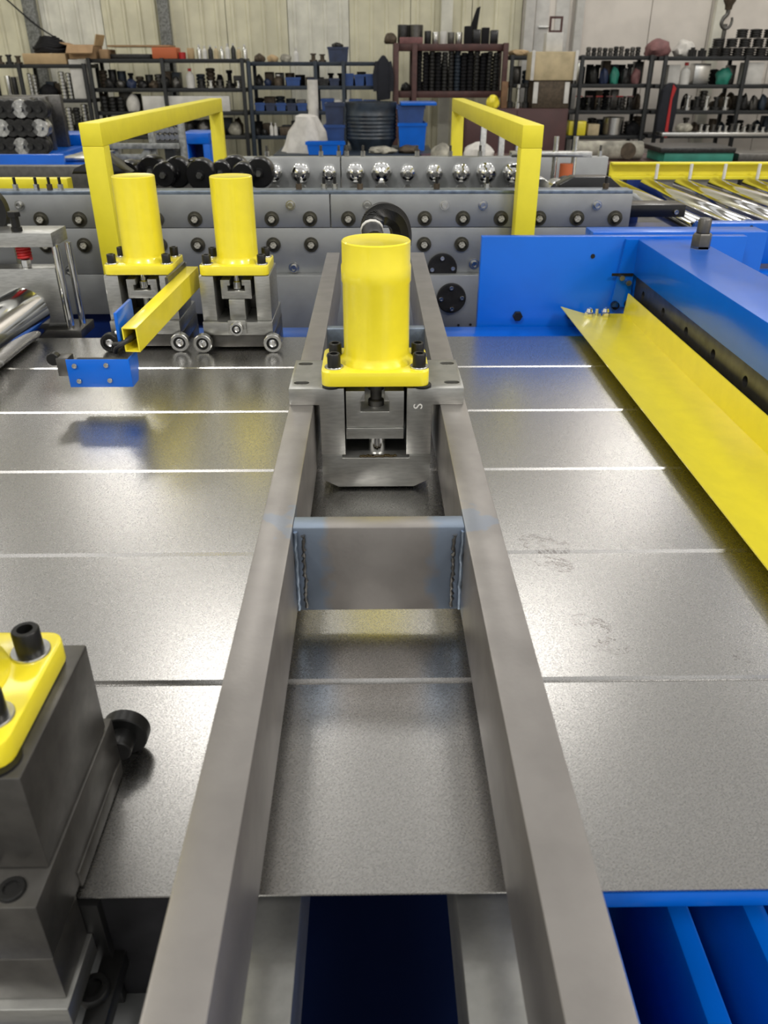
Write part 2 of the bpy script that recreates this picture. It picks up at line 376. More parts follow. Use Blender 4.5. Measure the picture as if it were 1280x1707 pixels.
for sx, pts in ((-1, [(-.109, T), (-.0705, T), (-.0705, .051), (-.0385, .051), (-.0385, ZT), (-.109, ZT)]), (1, [(.115, T), (.115, ZT), (.042, ZT), (.042, .051), (.0745, .051), (.0745, T)])):
    br = MB().prism(pts, Yp, YB, 'y', bev=.0009).build('side_bracket', 'steel', pu)
    c = MB()
    for y in (.971, 1.046):
        x = XC + sx * .0975; e = .0045; sp = []
        for q in range(9): sp.append((x + e + .0055 * math.sin(PI * q / 8), y - .0055 * math.cos(PI * q / 8)))
        for q in range(9): sp.append((x - e - .0055 * math.sin(PI * q / 8), y + .0055 * math.cos(PI * q / 8)))
        c.prism(sp, T + .004, ZT + .01, 'z')
    cut(br, c)
for sx in (-1, 1):
    for y in (.971, 1.046): bolt(XC + sx * .0975, y, T + .004, .0048, .016, pu, wash=0, m='steel_dark')
MB().prism([(-.0700, .051), (-.0700, .0145), (-.049, .0035), (.053, .0035), (.0742, .0145), (.0742, .051), (.046, .051), (.046, .0465), (-.043, .0465), (-.043, .051)], Yp - .001, YB, 'y', bev=.0007).build('die_plate', 'steel', pu)
sl = MB().prism([(-.0365, .089), (.0385, .089), (.0385, .139), (.0135, .139), (.0135, .125), (.0195, .125), (.0195, .1105), (-.0180, .1105), (-.0180, .125), (-.0120, .125), (-.0120, .139), (-.0365, .139)], Yp + .004, YB - .01, 'y', bev=.0006).build('slider', 'steel', pu)
box('stripper_plate', 'steel', pu, -.0370, .0385, Yp + .002, YB - .01, .073, .0885, bev=.0008)
MB().lathe([(.0085, .104), (.0105, .106), (.0105, .118), (.0075, .120), (.0075, .132), (.0105, .133), (.0105, .150)], (XC - .001, Yp + .03, 0), seg=24).build('piston_rod', 'steel_dark', pu)
MB().lathe([(.013, .0465), (.013, .073)], (XC, Yp + .03, 0), seg=24).build('punch_rod', 'chrome', pu)
box('back_plate', 'black', pu, -.0385, .042, YB - .012, YB - .001, .051, .120)
gr = MB()
for k in range(16):
    x = XC - .022 + .003 * k + random.uniform(-.001, .001); q = MB(); gr.cyl((x, Yp + .002 + random.random() * .003, .0465), .0025 + .0015 * random.random() * (1 if 3 < k < 12 else .3), .0022, seg=7, bev=.0008)
gr.build('grease_residue', 'grease', pu)
flange(pu, -.067, .070, Yp - .003, Yp + .100, .147, .166)
yellow_cylinder(pu, XC, Yp + .052, .166, .317, .0425)
for sx in (-1, 1):
    for y in (.968, 1.012): bolt(XC + sx * .0545, y, .166, .0085, .0165, pu)
for sx in (-1, 1): MB().cyl((XC + sx * .058, Yp + .008, .1435), .012, .004, bev=.0008).build('spacer', 'black', pu)
hz = .30
hp = [PY(624, 400, 1.06), PY(620, 384, 1.085), PY(622, 368, 1.10), PY(634, 357, 1.12), PY(650, 358, 1.14), PY(662, 368, 1.155), PY(668, 386, 1.165), PY(668, 410, 1.17), PY(662, 450, 1.17), PY(650, 520, 1.17)]
def smooth(P, n=6):
    P = [Vector(p) for p in P]; out = []
    for i in range(len(P) - 1):
        a, b, c_, d_ = P[max(i - 1, 0)], P[i], P[i + 1], P[min(i + 2, len(P) - 1)]
        for k in range(n):
            u = k / n; out.append(.5 * ((2 * b) + (c_ - a) * u + (2 * a - 5 * b + 4 * c_ - d_) * u * u + (3 * b - a - 3 * c_ + d_) * u ** 3))
    return out + [P[-1]]
hs = smooth(hp, 10)
ho = MB().tube(hs, lambda u: .0125 + (.0016 if int(round(u * 90)) % 2 else 0), 14).build('hydraulic_hose', 'rubber', pu)
MB().tube(hs[9:13], .0150, 14).build('fitting', 'white', ho)
sp_ = []
for i_ in range(13, 70):
    d_ = (hs[i_ + 1] - hs[i_ - 1]).normalized(); u_ = d_.cross(Vector((0, 1, .2))).normalized(); v_ = d_.cross(u_)
    for k_ in range(8): a_ = 2 * PI * k_ / 8; sp_.append(hs[i_].lerp(hs[i_ + 1], k_ / 8) + (u_ * math.cos(a_) + v_ * math.sin(a_)) * .0143)
MB().tube(sp_, .0011, 5).build('spiral_guard', 'black', ho)
tx = bpy.data.curves.new('stamp', 'FONT'); tx.body = 'S'; tx.size = .0165; tx.extrude = .0003; tx.align_x = 'CENTER'; tx.align_y = 'CENTER'
to = bpy.data.objects.new('stamp', tx); COL.objects.link(to); bpy.context.view_layer.update()
tm = bpy.data.meshes.new_from_object(to.evaluated_get(bpy.context.evaluated_depsgraph_get())); bpy.data.objects.remove(to)
tm.materials.clear(); tm.materials.append(MT['white'])
so = inst(tm, 'stamped_letter', (.057, Yp - .0004, .1195), pu, (PI / 2, -PI / 2, 0)); so['label'] = 'letter S stamped sideways into the steel'

# ------------------------------------------------------------------ notching units at the sheet edges
def m_roller(r, w): return MB().lathe([(r * .66, .006), (r * .66, .0), (r * .93, 0), (r, .0012), (r, w - .001), (r * .95, w), (0, w)], seg=30).mesh('roller')
RO = m_roller(.0185, .016); RO.materials.append(MT['zinc'])
RB = m_roller(.0185, .016); RB.materials.append(MT['black'])
BE = MB().lathe([(0, .004), (.0123, .004), (.0123, .006)], seg=24).mesh('bearing'); BE.materials.append(MT['black'])
HB = MB().lathe([(0, .0012), (.0035, .0008), (.0075, .0022), (.0082, .004)], seg=20).mesh('hub'); HB.materials.append(MT['chrome'])
def notcher(cx, yf, s, label, kind):
    """s = 1: working face towards -y (far side units); s = -1: face towards +y"""
    t = thing('hydraulic_notcher', label, 'hydraulic punch', (cx, yf + s * .06, -.045), 'hydraulic notching units at the sheet edges')
    def bx(name, m, x0, x1, y0, y1, z0, z1, bev=.001): return box(name, m, t, cx + x0, cx + x1, min(yf + s * y0, yf + s * y1), max(yf + s * y0, yf + s * y1), z0, z1, bev=bev)
    bx('pillar', 'steel', -.069, -.041, .0, .122, .0575, .145)
    bx('pillar', 'steel', .039, .069, .0, .122, .0575, .145)
    bx('back_wall', 'steel_dark', -.041, .039, .095, .120, .0575, .145)
    bx('upper_base', 'steel_dark' if s < 0 else 'steel', -.069, .0700, -.010, .150, .031, .0570)
    bx('lower_base', 'steel_dark', -.067, .0705, -.004, .155, .0045 if s > 0 else .004, .0305)
    bx('die_block', 'steel_dark', -.069, .070, .10 if s > 0 else .105, .160, -.045, .0035)
    xs_ = [(-.030, .098), (.030, .098), (.030, .135), (.012, .135), (.012, .124), (.017, .124), (.017, .113), (-.017, .113), (-.017, .124), (-.012, .124), (-.012, .135), (-.030, .135)]
    MB().prism([(cx + a, b) for a, b in xs_], min(yf + s * .012, yf + s * .09), max(yf + s * .012, yf + s * .09), 'y', bev=.0006).build('slider', 'steel', t)
    MB().lathe([(.0085, .115), (.0085, .128), (.006, .130), (.006, .147)], (cx, yf + s * .03, 0)).build('piston_rod', 'chrome', t)
    if kind == 'B': bx('punch', 'steel', -.016, .016, .006, .08, .0575, .0975)
    else: MB().lathe([(.0065, .0575), (.0065, .098)], (cx, yf + s * .03, 0)).build('punch', 'steel', t)
    y0, y1 = sorted((yf - s * .003, yf + s * .108)); flange(t, cx - .067, cx + .068, y0, y1, .1465, .1645)
    yellow_cylinder(t, cx + .002, yf + s * .053, .1645, .321, .0405, False)
    for sx in (-1, 1):
        for q in (.018, .088): bolt(cx + sx * .0535, yf + s * q, .1645, .0085, .0165, t)
    # bearing wheels riding on the sheet
    for sx in (-1, 1):
        bright = kind == 'B' or (kind == 'A' and sx > 0)
        r = inst(RO if bright else RB, 'roller', (cx + sx * .070, yf - s * .030, .0188), t, (-PI / 2 if s > 0 else PI / 2, 0, 0))
        
        for q_, n_ in ((BE, 'bearing'), (HB, 'hub')): hbo = inst(q_, n_, (0, 0, 0)); hbo.parent = r
        MB().cyl((cx + sx * .066, min(yf - s * .015, yf), .0188), .007, .016, 'y').build('roller_pin', 'steel_dark', t)
    if kind == 'B':
        bx('roller_block', 'steel', -.018, .018, -.016, -.010, .033, .062)
        r = inst(RO, 'roller', (cx, yf - s * .028, .0475), t, (-PI / 2, 0, 0)); r.scale = (.72, .72, .72)
        for q_, n_ in ((BE, 'bearing'), (HB, 'hub')): hbo = inst(q_, n_, (0, 0, 0)); hbo.parent = r
    return t
notcher(-.460, 1.575, 1, 'left yellow cylinder punch by the chrome feed rollers, yellow tube arm fixed to it', 'A')
notcher(-.2725, 1.567, 1, 'second yellow cylinder punch, with a small centre wheel between its two bearing wheels', 'B')
# nearest unit, cut off by the left edge of the picture
t = thing('hydraulic_notcher', 'nearest dark steel punch block with yellow flange and black socket bolts, cut by left edge', 'hydraulic punch', (-.277, .38, -.09), 'hydraulic notching units at the sheet edges')
box('upper_block', 'steel_dark', t, -.345, -.2085, .326, .449, .0575, .138, bev=.0015)
lb = box('lower_block', 'steel_dark', t, -.349, -.207, .299, .459, .0045, .0568, bev=.0012)
box('die_block', 'steel_dark', t, -.349, -.2075, .299, .344, -.040, .0040, bev=.0012)
box('sheet_guide', 'steel_dark', t, -.2120, -.2055, .352, .455, .0015, .0165, bev=.0008)
box('base_plate', 'steel', t, -.349, -.2045, .292, .345, -.062, -.0405, bev=.0012)
box('side_bracket', 'black', t, -.235, -.196, .345, .43, -.20, -.0405 + .03, bev=.001)
lp = PZ(155, 1648, -.068); box('foot_lug', 'black', t, -.2044, lp.x + .014, lp.y - .022, lp.y + .05, -.090, -.073, bev=.001)
bolt(lp.x, lp.y, -.0735, .0115, .007, t, wash=0)
flange(t, -.345, -.216, .330, .440, .1395, .157)
yellow_cylinder(t, -.2835, .387, .157, .312, .0405, False)
for x in (-.2325, -.335):
    for y in (.357, .418): bolt(x, y, .157, .0090, .0175, t)
MB().cyl((-.228, .340, .1360), .015, .004).build('spacer', 'black', t)
bolt(-.226, .311, .0566, .0088, .003, t, wash=0)
bolt(-.247, .316, .0566, .0088, .003, t, wash=0)
r = inst(RB, 'roller', (-.2085, .488, .0195), t, (PI / 2, 0, 0)); r.scale = (1.05, 1.05, .8)
MB().cyl((-.2085, .459, .0195), .0105, .020, 'y', bev=.001).build('roller_pin', 'black', t)
MB().cyl((-.2085, .488, .0195), .006, .005, 'y', bev=.001).build('pin_head', 'black', t)

# ------------------------------------------------------------------ yellow tube arm carrying the limit switch
la = thing('limit_switch_arm', 'yellow square tube arm holding a blue limit switch cover over the sheet', 'sensor arm', (-.42, 1.3, .035))
A0, A1 = Vector((-.397, 1.262, .112)), Vector((-.368, 1.640, .128))
dv = (A1 - A0); L = dv.length; dv.normalize(); sv = dv.cross(Vector((0, 0, 1))).normalized(); uv = sv.cross(dv)
TM = Matrix((sv, dv, uv)).transposed().to_4x4(); TM.translation = A0
w2, h2, th = .0125, .0205, .0022
tb = MB()
tb.box(-w2, w2, 0, L, h2 - th, h2, bev=.0006, mtx=TM).box(-w2, w2, 0, L, -h2, -h2 + th, bev=.0006, mtx=TM)
tb.box(-w2, -w2 + th, 0, L, -h2 + .001, h2 - .001, mtx=TM).box(w2 - th, w2, 0, L, -h2 + .001, h2 - .001, mtx=TM)
tb.build('square_tube', 'yellow', la)
box('clamp_plate', 'steel_dark', la, -w2 - .006, -w2, L - .12, L, -.03, .03, mtx=TM)
cover = box('switch_cover', 'blue', la, -.506, -.402, 1.250, 1.2525, .0355, .0835, bev=.001)
MB().prism([(1.2526, .0835), (1.300, .0835), (1.300, .060), (1.285, .0355), (1.2526, .0355)], -.4045, -.402, 'x').build('cover_side', 'blue', la)
box('switch_body', 'black', la, -.500, -.41, 1.256, 1.290, .040, .074, bev=.001)
for x, z in ((-.492, .073), (-.440, .074), (-.489, .047), (-.438, .048)): bolt(x, 1.2495, z, .0042, .003, la, wash=0, axis='-y', name='screw', m='zinc')
box('bracket', 'blue', la, -.421, -.415, 1.268, 1.36, .10, .155, bev=.002)
MB().cyl((-.428, 1.285, .118), .0035, .014, 'x', bev=.0005).build('screw', 'chrome', la)
box('limit_switch', 'steel_dark', la, -.527, -.506, 1.262, 1.290, .050, .082, bev=.002)
MB().cyl((-.533, 1.266, .078), .0105, .014, 'y', bev=.001).build('switch_roller', 'black', la)
MB().tube(smooth([(-.430, 1.275, .088), (-.424, 1.268, .098), (-.412, 1.262, .106), (-.400, 1.275, .113), (-.397, 1.32, .113), (-.39, 1.42, .113)], 6), .004, 10).build('cable', 'rubber', la)
MB().tube(smooth([(-.436, 1.285, .088), (-.432, 1.28, .099), (-.420, 1.264, .105), (-.404, 1.27, .108), (-.398, 1.32, .106)], 6), .0035, 10).build('cable', 'rubber', la)

# ------------------------------------------------------------------ feed roller stand at the left
fs = thing('feed_roller_stand', 'feed roller stand at the left edge with chrome rollers and a red spring', 'feed rollers', (-.75, 1.72, FLOOR))
box('top_plate', 'steel', fs, -.90, -.664, 1.700, 1.79, .175, .203, bev=.001)
inst(m_hex(.0135, .010), 'hex_bolt', (-.742, 1.725, .232), fs, m='black')
MB().lathe([(.0095, .203), (.011, .204), (.011, .211), (.0085, .212), (.0085, .232)], (-.742, 1.725, 0), seg=18).build('bolt_shank', 'black', fs)
MB().tube([(-.740 + .0125 * math.cos(a * .35), 1.73 + .0125 * math.sin(a * .35), .146 + .030 * a / 90) for a in range(91)], .0032, 8).build('spring', 'red', fs)
inst(m_hex(.0105, .016), 'nut', (-.740, 1.73, .129), fs, m='zinc')
bb = MB().box(-.90, -.676, 1.715, 1.765, .012, .128, bev=.001).build('bearing_block', 'steel', fs)
MB().cyl((-.668, 1.722, .0), .0085, .176, seg=18).build('guide_column', 'chrome', fs)
MB().cyl((-.652, 1.752, .0), .0075, .176, seg=18).build('guide_column', 'chrome', fs)
box('side_wall', 'plate_grey', fs, -1.2, -.79, 1.80, 1.83, -.30, .20, bev=.001)
box('foot', 'steel_dark', fs, -.90, -.640, 1.70, 1.79, -.02, .0, bev=.002)
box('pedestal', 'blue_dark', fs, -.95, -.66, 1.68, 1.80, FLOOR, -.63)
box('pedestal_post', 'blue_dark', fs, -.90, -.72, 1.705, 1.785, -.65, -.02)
MB().lathe([(0, .25), (.044, .25), (.053, .252), (.053, 1.636), (.051, 1.638), (.018, 1.638), (.018, 1.716)], (-.727, 0, .0545), 'y', seg=40).build('feed_roller', 'chrome', fs)
MB().lathe([(0, .25), (.044, .25), (.053, .252), (.053, 1.636), (.051, 1.638), (.018, 1.638), (.018, 1.70)], (-.727, 0, -.058), 'y', seg=40).build('feed_roller', 'chrome', fs)
MB().lathe([(0, 0), (.05, 0), (.05, .02), (0, .02)], (-.83, 1.78, .235), 'y', seg=30).build('hand_wheel', 'black', fs)

# ------------------------------------------------------------------ roll forming machine behind
rf = thing('roll_forming_machine', 'long grey roll forming machine with rows of shaft ends behind the punches', 'roll former', (0, 2.5, FLOOR))
YN, YF = 2.10, 3.00
def prow(px, py, Y): return PY(px, py, Y)
seam = prow(428 * .3516 + 400, 350, YN).x
for (x0, x1) in ((-2.2, -1.05), (-1.048, -.56), (-.558, seam - .0015), (seam + .0015, .653)):
    box('upper_plate', 'plate_grey', rf, x0, x1, YN, YN + .045, .1455, .224, bev=.0012)
box('middle_plate', 'plate_grey', rf, -2.2, .653, YN + .002, YN + .045, .0300, .1440, bev=.0012)
box('lower_plate', 'plate_grey', rf, -.335, .30, YN - .03, YN + .0015, -.32, .0320, bev=.0012)
box('lower_plate', 'plate_grey', rf, -1.4, -.335, YN + .002, YN + .03, -.075, .0290, bev=.0012)
o = box('top_strip', 'bluing', rf, -2.2, .653, YN + .004, YN + .060, .224, .232, bev=.001)
CAPD = MB().lathe([(0, -.004), (.0095, -.004), (.0105, -.006), (.0105, .0), (.0125, .001), (.0185, .001), (.0185, .004)], seg=22).mesh('shaft_end'); CAPD.materials.append(MT['shaft_olive'])
CAPI = MB().lathe([(0, .0), (.0085, 0), (.0085, .006)], seg=6).mesh('centre'); CAPI.materials.append(MT['shaft_core'])
def shaft_end(x, z):
    o = inst(CAPD, 'shaft_end', (x, YN - .0035, z), rf, (-PI / 2, 0, 0)); i = inst(CAPI, 'centre', (0, 0, 0)); i.parent = o; i.location = (0, 0, -.008)
x0 = prow(453, 365, YN).x
for k in range(-16, 10):
    x = x0 + .0968 * k
    if x < .62:
        if k not in (3,): shaft_end(x, .1665)
        shaft_end(x, .1035)
for px in (97 * .336, 484, 612, 741, 805, 995):
    p = prow(px, 342, YN); bolt(p.x, YN - .002, p.z, .0085, .010, rf, wash=1, axis='-y', m='zinc', name='cap_screw')
for px, py in ((118, 451), (490, 446), (790, 440)):
    p = prow(px, py, YN); bolt(p.x, YN - .002, p.z, .0095, .012, rf, wash=1, axis='-y', m='zinc', name='cap_screw')
for px, py, yy in ((752, 496, YN - .03), (737, 447, YN)):
    p = prow(px, py, yy)
    MB().lathe([(0, -.010), (.036, -.010), (.038, -.008), (.038, 0), (0, 0)], (p.x, yy, p.z), 'y', seg=36).build('bearing_cover', 'black_rough', rf)
    cov = rf.children[-1]
    for a in range(4):
        q = a * PI / 2 + .05
        if yy == YN and a == 3: continue
        b_ = bolt(p.x + .027 * math.cos(q), yy - .010, p.z + .027 * math.sin(q), .0055, .005, rf, wash=0, axis='-y', m='zinc', name='cap_screw')
for px, py in ((764, 542), (784, 541)): p = prow(px, py, YN - .03); MB().cyl((p.x, YN - .031, p.z), .0035, .002, 'y', seg=10).build('screw_hole', 'hole', rf)
# far side plates, top nuts and the rollers between
sx2 = prow(568, 285, YF).x
for (x0_, x1_) in ((-.48, sx2 - .002), (sx2 + .002, .828)): box('far_plate', 'plate_grey', rf, x0_, x1_, YF, YF + .05, .04, .227, bev=.0015)
box('far_plate', 'steel_dark', rf, -2.2, -.485, YF, YF + .05, .04, .20, bev=.0015)
box('lower_bed', 'plate_grey', rf, -2.2, .828, YF - .05, YF, -.10, .128, bev=.001)
box('bed', 'blue_dark', rf, -2.2, .80, YN + .05, YF, -.42, -.12)
box('cross_shaft_cover', 'black_rough', rf, -2.2, .64, YN + .061, YF - .2, .02, .10)
for k, px in enumerate((455, 500, 548, 592, 636, 680, 725, 770, 812, 856)):
    p = prow(px, 290, YF - .06); r = (.030, .033, .026, .032, .036, .027, .029, .031, .034, .033)[k]
    d_ = MB().lathe([(0, -.016), (.010, -.016), (.011, -.010), (r * .55, -.006), (r * .6, -.002), (r * .86, .0), (r, .008), (r, .05), (0, .05)], (p.x, YF - .05, p.z), 'y', seg=28)
    o = d_.build('forming_roller', 'chrome', rf)
    MB().lathe([(0, -.026), (.008, -.026), (.008, -.015)], (p.x, YF - .05, p.z), 'y', seg=6).build('shaft_nut', 'zinc', o)
    lo = MB().lathe([(0, 0), (r * .7, 0), (r * .75, .02), (0, .02)], (p.x, YF - .07, p.z - .055), 'y', seg=18).build('lower_roller', 'zinc', rf)
for k, px in enumerate((186, 205, 238, 272, 287, 309, 333, 363, 381, 404, 428)):
    p = prow(px, 292, YF - .35); r = .046 if k % 2 == 0 else .036
    o = MB().lathe([(0, -.01), (r * .3, -.01), (r * .34, 0), (r * .9, 0), (r, .008), (r, .06), (0, .06)], (p.x, YF - .35 + .05 * (k % 3), p.z), 'y', seg=26).build('forming_roller', 'glass_black', rf)
    MB().lathe([(0, -.018), (.009, -.018), (.011, -.009)], (p.x, YF - .35 + .05 * (k % 3), p.z), 'y', seg=6).build('shaft_nut', 'chrome', o)
for px, py in ((445, 250), (535, 253), (605, 255), (695, 257), (800, 250), (1000, 252), (565, 262), (578, 262), (750, 262)):
    p = prow(px, py + 6, YF + .02); o = MB().cyl((p.x, YF + .02, .225), .008, .02, seg=6).build('adjusting_nut', 'zinc', rf); MB().cyl((p.x, YF + .02, .245), .0045, .018, seg=8).build('stud', 'steel_dark', o)
for px in (25, 60, 82, 100, 498, 540, 558, 600, 728, 812, 1010):
    p = prow(px, 315, YN + .03); o = MB().cyl((p.x, YN + .035, .231), .0075, .014, seg=6).build('adjusting_nut', 'brown_part' if px in (82, 498, 600, 728, 1010) else 'zinc', rf); MB().cyl((p.x, YN + .035, .245), .004, .016, seg=8).build('stud', 'black', o)
for k in range(6):
    p = prow(880 + 24 * k, 292, YN + .5); MB().lathe([(0, 0), (.03, 0), (.033, .006), (.033, .07), (0, .07)], (p.x, YN + .45 + .06 * (k % 2), .17), 'y', seg=22).build('forming_roller', 'zinc' if k < 3 else 'glass_black', rf)
MB().prism([(.52, .165), (.52, .215), (.56, .235), (.66, .235), (.70, .205), (.72, .165)], YN + .25, YN + .31, 'y', bev=.002).build('guide_cheek', 'glass_black', rf)
MB().prism([(-.86, .235), (-.85, .25), (-.76, .285), (-.72, .25), (-.70, .235)], YN + .34, YN + .42, 'y', bev=.002).build('guide_cheek', 'glass_black', rf)
p0, p1 = prow(845, 252, YF - .1), prow(975, 254, YF - .1)
box('clamp_bar', 'zinc', rf, p0.x, p1.x, YF - .2, YF - .15, p0.z - .01, p0.z + .006, bev=.002)
for px in (890, 925, 957): p = prow(px, 254, YF - .17); MB().cyl((p.x, YF - .175, .12), .009, p0.z + .05 - .12, seg=10).build('clamp_screw', 'zinc', rf)
MB().cyl((prow(945, 262, YF - .17).x, YF - .175, .168), .022, .055, seg=16).build('clamp_knob', 'orange', rf)
for x in (-1.7, -.62, .25): box('leg', 'blue_dark', rf, x - .06, x + .06, YN + .06, YN + .22, FLOOR, -.42); box('leg', 'blue_dark', rf, x - .06, x + .06, YF - .2, YF - .05, FLOOR, -.42)
box('front_leg', 'blue_dark', rf, -.85, -.60, YN + .03, YN + .06, FLOOR, -.02)
box('transfer_block', 'glass_black', rf, .655, .80, YN + .02, YN + .10, .165, .195, bev=.002)
bolt(.775, YN + .018, .178, .006, .006, rf, wash=0, axis='-y', m='zinc', name='cap_screw')

# yellow hoop guards over the roll former
def hoop(x, z, ya, yb, label, zb0, zb1):
    t = thing('guard_hoop', label, 'guard rail', (x + .025, ya, zb0), 'yellow guard hoops over the roll former')
    w = .05
    box('post', 'yellow_flat', t, x, x + w, ya, ya + w, zb0, z - w, bev=.002)
    box('post', 'yellow_flat', t, x, x + w, yb - w, yb, zb1, z - w, bev=.002)
    box('top_bar', 'yellow_flat', t, x, x + w, ya, yb, z - w, z, bev=.002)
hoop(-.683, .388, 2.04, 3.74, 'tall yellow box-section guard hoop beside the left yellow punch', .03, -.30)
hoop(.352, .383, 2.04, 3.90, 'yellow box-section guard hoop standing behind the blue shear frame', .03, -.30)
p = prow(0, 297, 2.9); q = prow(115, 320, 2.9)
yr = thing('guard_rail', 'low yellow guard rail lying along the roll former at the left edge', 'guard rail', (-1.5, 2.6, .13))
za, zb_ = PY(60, 298, 2.30).z, PY(60, 319, 2.30).z
MB().prism([(2.30, zb_), (2.34, zb_), (2.34, za), (2.30, za)], -2.1, PY(113, 308, 2.3).x, 'x', bev=.002).build('rail', 'yellow_flat', yr)
for x in (-1.2, -1.7): box('foot', 'steel_dark', yr, x, x + .05, 2.305, 2.335, .10, zb_)

# ------------------------------------------------------------------ blue shear at the right
sr = thing('guillotine_shear', 'blue painted shear frame with a heavy arm running over the sheet at the right', 'shear', (.6, 1.3, FLOOR))
YS = 1.81
ep = box('end_plate', 'blue', sr, .241, .832, YS, YS + .022, -.50, .174, bev=.0015)
box('back_plate', 'blue', sr, .50, .90, YS + .05, YS + .12, -.40, .174, bev=.0015)
arm = box('arm', 'blue', sr, .587, .719, .20, YS, .093, .169, bev=.0015)
MB().prism([(.560, .169), (.587, .169), (.587, .02), (.545, .02)], YS - .010, YS - .0005, 'y').build('gusset', 'blue', sr)
bl = box('blade_bar', 'steel_dark', sr, .594, .640, .352, YS - .012, .012, .0925, bev=.001)
c = MB(); HY = [1.735 - .136 * k for k in range(10)]
for y in HY: c.cyl((.585, y, .062), .0095, .03, 'x', seg=20)
cut(bl, c)
for y in HY: MB().cyl((.606, y, .062), .0085, .006, 'x', seg=6).build('hole_screw', 'black', sr)
for k_ in range(1):
    inst(m_hex(.0205, .030), 'nut', (.688, 1.705, .1695), sr, m='steel_dark'); inst(m_hex(.0205, .006), 'washer', (.688, 1.705, .169), sr, m='zinc')
    MB().lathe([(.012, .1995), (.0135, .201), (.0135, .226), (.011, .229), (0, .229)], (.688, 1.705, 0), seg=18).build('stud', 'steel_dark', sr)
for px, py in ((862, 526), (951, 523)):
    p = prow(px, py, YS); o = inst(m_hex(.0115, .010), 'hex_bolt', (p.x, YS - .0005, p.z), sr, (PI / 2, 0, 0), m='black')
for px, py in ((988, 427),): p = prow(px, py, YS); MB().cyl((p.x, YS - .0015, p.z), .005, .004, 'y', seg=12).build('tapped_hole', 'hole', sr)
for px, py in ((1035, 462), (1046, 470)):
    p = prow(px, py, YS - .01); MB().lathe([(.0, 0), (.006, 0), (.006, .012), (0, .012)], (p.x, YS - .022, p.z), 'y', seg=12).build('screw_end', 'zinc', sr)
p = prow(1038, 463, YS - .01); box('slot_cover', 'black', sr, p.x - .026, p.x + .022, YS - .0125, YS - .0095, p.z + .004, p.z + .010)
for px, py in ((1046, 506), (1024, 508)):
    p = prow(px, py, YS - .01); MB().lathe([(.009, 0), (.009, .014), (.0, .014)], (p.x, YS - .022, p.z), 'y', seg=14).build('pivot_pin', 'black', sr)
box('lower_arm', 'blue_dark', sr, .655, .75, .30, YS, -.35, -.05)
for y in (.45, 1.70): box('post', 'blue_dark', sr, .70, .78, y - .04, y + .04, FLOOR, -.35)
box('upright', 'blue', sr, .600, .706, .21, .30, FLOOR, .093, bev=.0015)
# yellow chute between the sheet and the blade
ch = thing('guide_chute', 'long yellow folded trough resting beside the blue shear arm', 'chute', (.5, 1.2, .002))
th = .0018
top_ = [(.428, .0245), (.487, .0075), (.574, .0075), (.578, .0535)]
bot_ = [(.580, .0535), (.576, .0055), (.487, .0055), (.428, .0225)]
y1 = 1.79
MB().prism(top_ + bot_, .33, y1, 'y').build('trough', 'yellow', ch)
for x, y in ((.487, 1.762), (.524, 1.762)):
    o = inst(m_hex(.0095, .013), 'nut', (x, y, .0075), ch, m='chrome'); MB().lathe([(.009, .0), (.0065, .007), (0, .010)], (x, y, .0205), seg=14).build('cap', 'chrome', o)
MB().cyl((.508, 1.775, .0075), .004, .016, seg=10).build('stud', 'chrome', ch)
for y in (.6, 1.2): box('support_pad', 'black', ch, .50, .56, y, y + .03, .0005, .0055)

# ------------------------------------------------------------------ roller conveyor at the right
cv = thing('roller_conveyor', 'roller conveyor with chrome rollers, blue side rail and yellow far rail', 'conveyor', (1.6, 2.6, FLOOR))
nx = box('side_rail', 'blue', cv, .835, 3.4, 2.085, 2.135, .055, .155, bev=.002)
box('lower_rail', 'blue', cv, .84, 3.4, 2.02, 2.08, -.05, .045, bev=.002)
yc = MB().prism([(3.06, .146), (3.10, .146), (3.10, .202), (3.06, .202), (3.06, .196), (3.092, .196), (3.092, .158), (3.06, .158)], .862, 3.4, 'x', bev=.001).build('far_rail', 'yellow_flat', cv)
RL = MB().lathe([(0, 0), (.010, 0), (.010, .012), (.024, .013), (.026, .016), (.026, .884), (.024, .887), (0, .887)], (0, 0, 0), 'y', seg=24).mesh('roller'); RL.materials.append(MT['chrome'])
PN = MB().cyl((0, 0, 0), .006, .05, seg=10).mesh('pin'); PN.materials.append(MT['white'])
for k in range(14):
    inst(RL, 'roller', (.858 + .1225 * k, 2.137, .131), cv)
    inst(PN, 'guide_pin', (1.02 + .1225 * k, 3.045, .150), cv)
p = prow(1252, 379, 2.085); MB().cyl((p.x, 2.0835, p.z), .005, .003, 'y', seg=12).build('tapped_hole', 'hole', cv)
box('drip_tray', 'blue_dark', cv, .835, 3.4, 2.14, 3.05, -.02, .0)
for x in (.95, 2.2, 3.3):
    for y in (2.11, 3.08): box('leg', 'blue_dark', cv, x - .03, x + .03, y - .025, y + .025, FLOOR, .054 if y < 3 else .146)
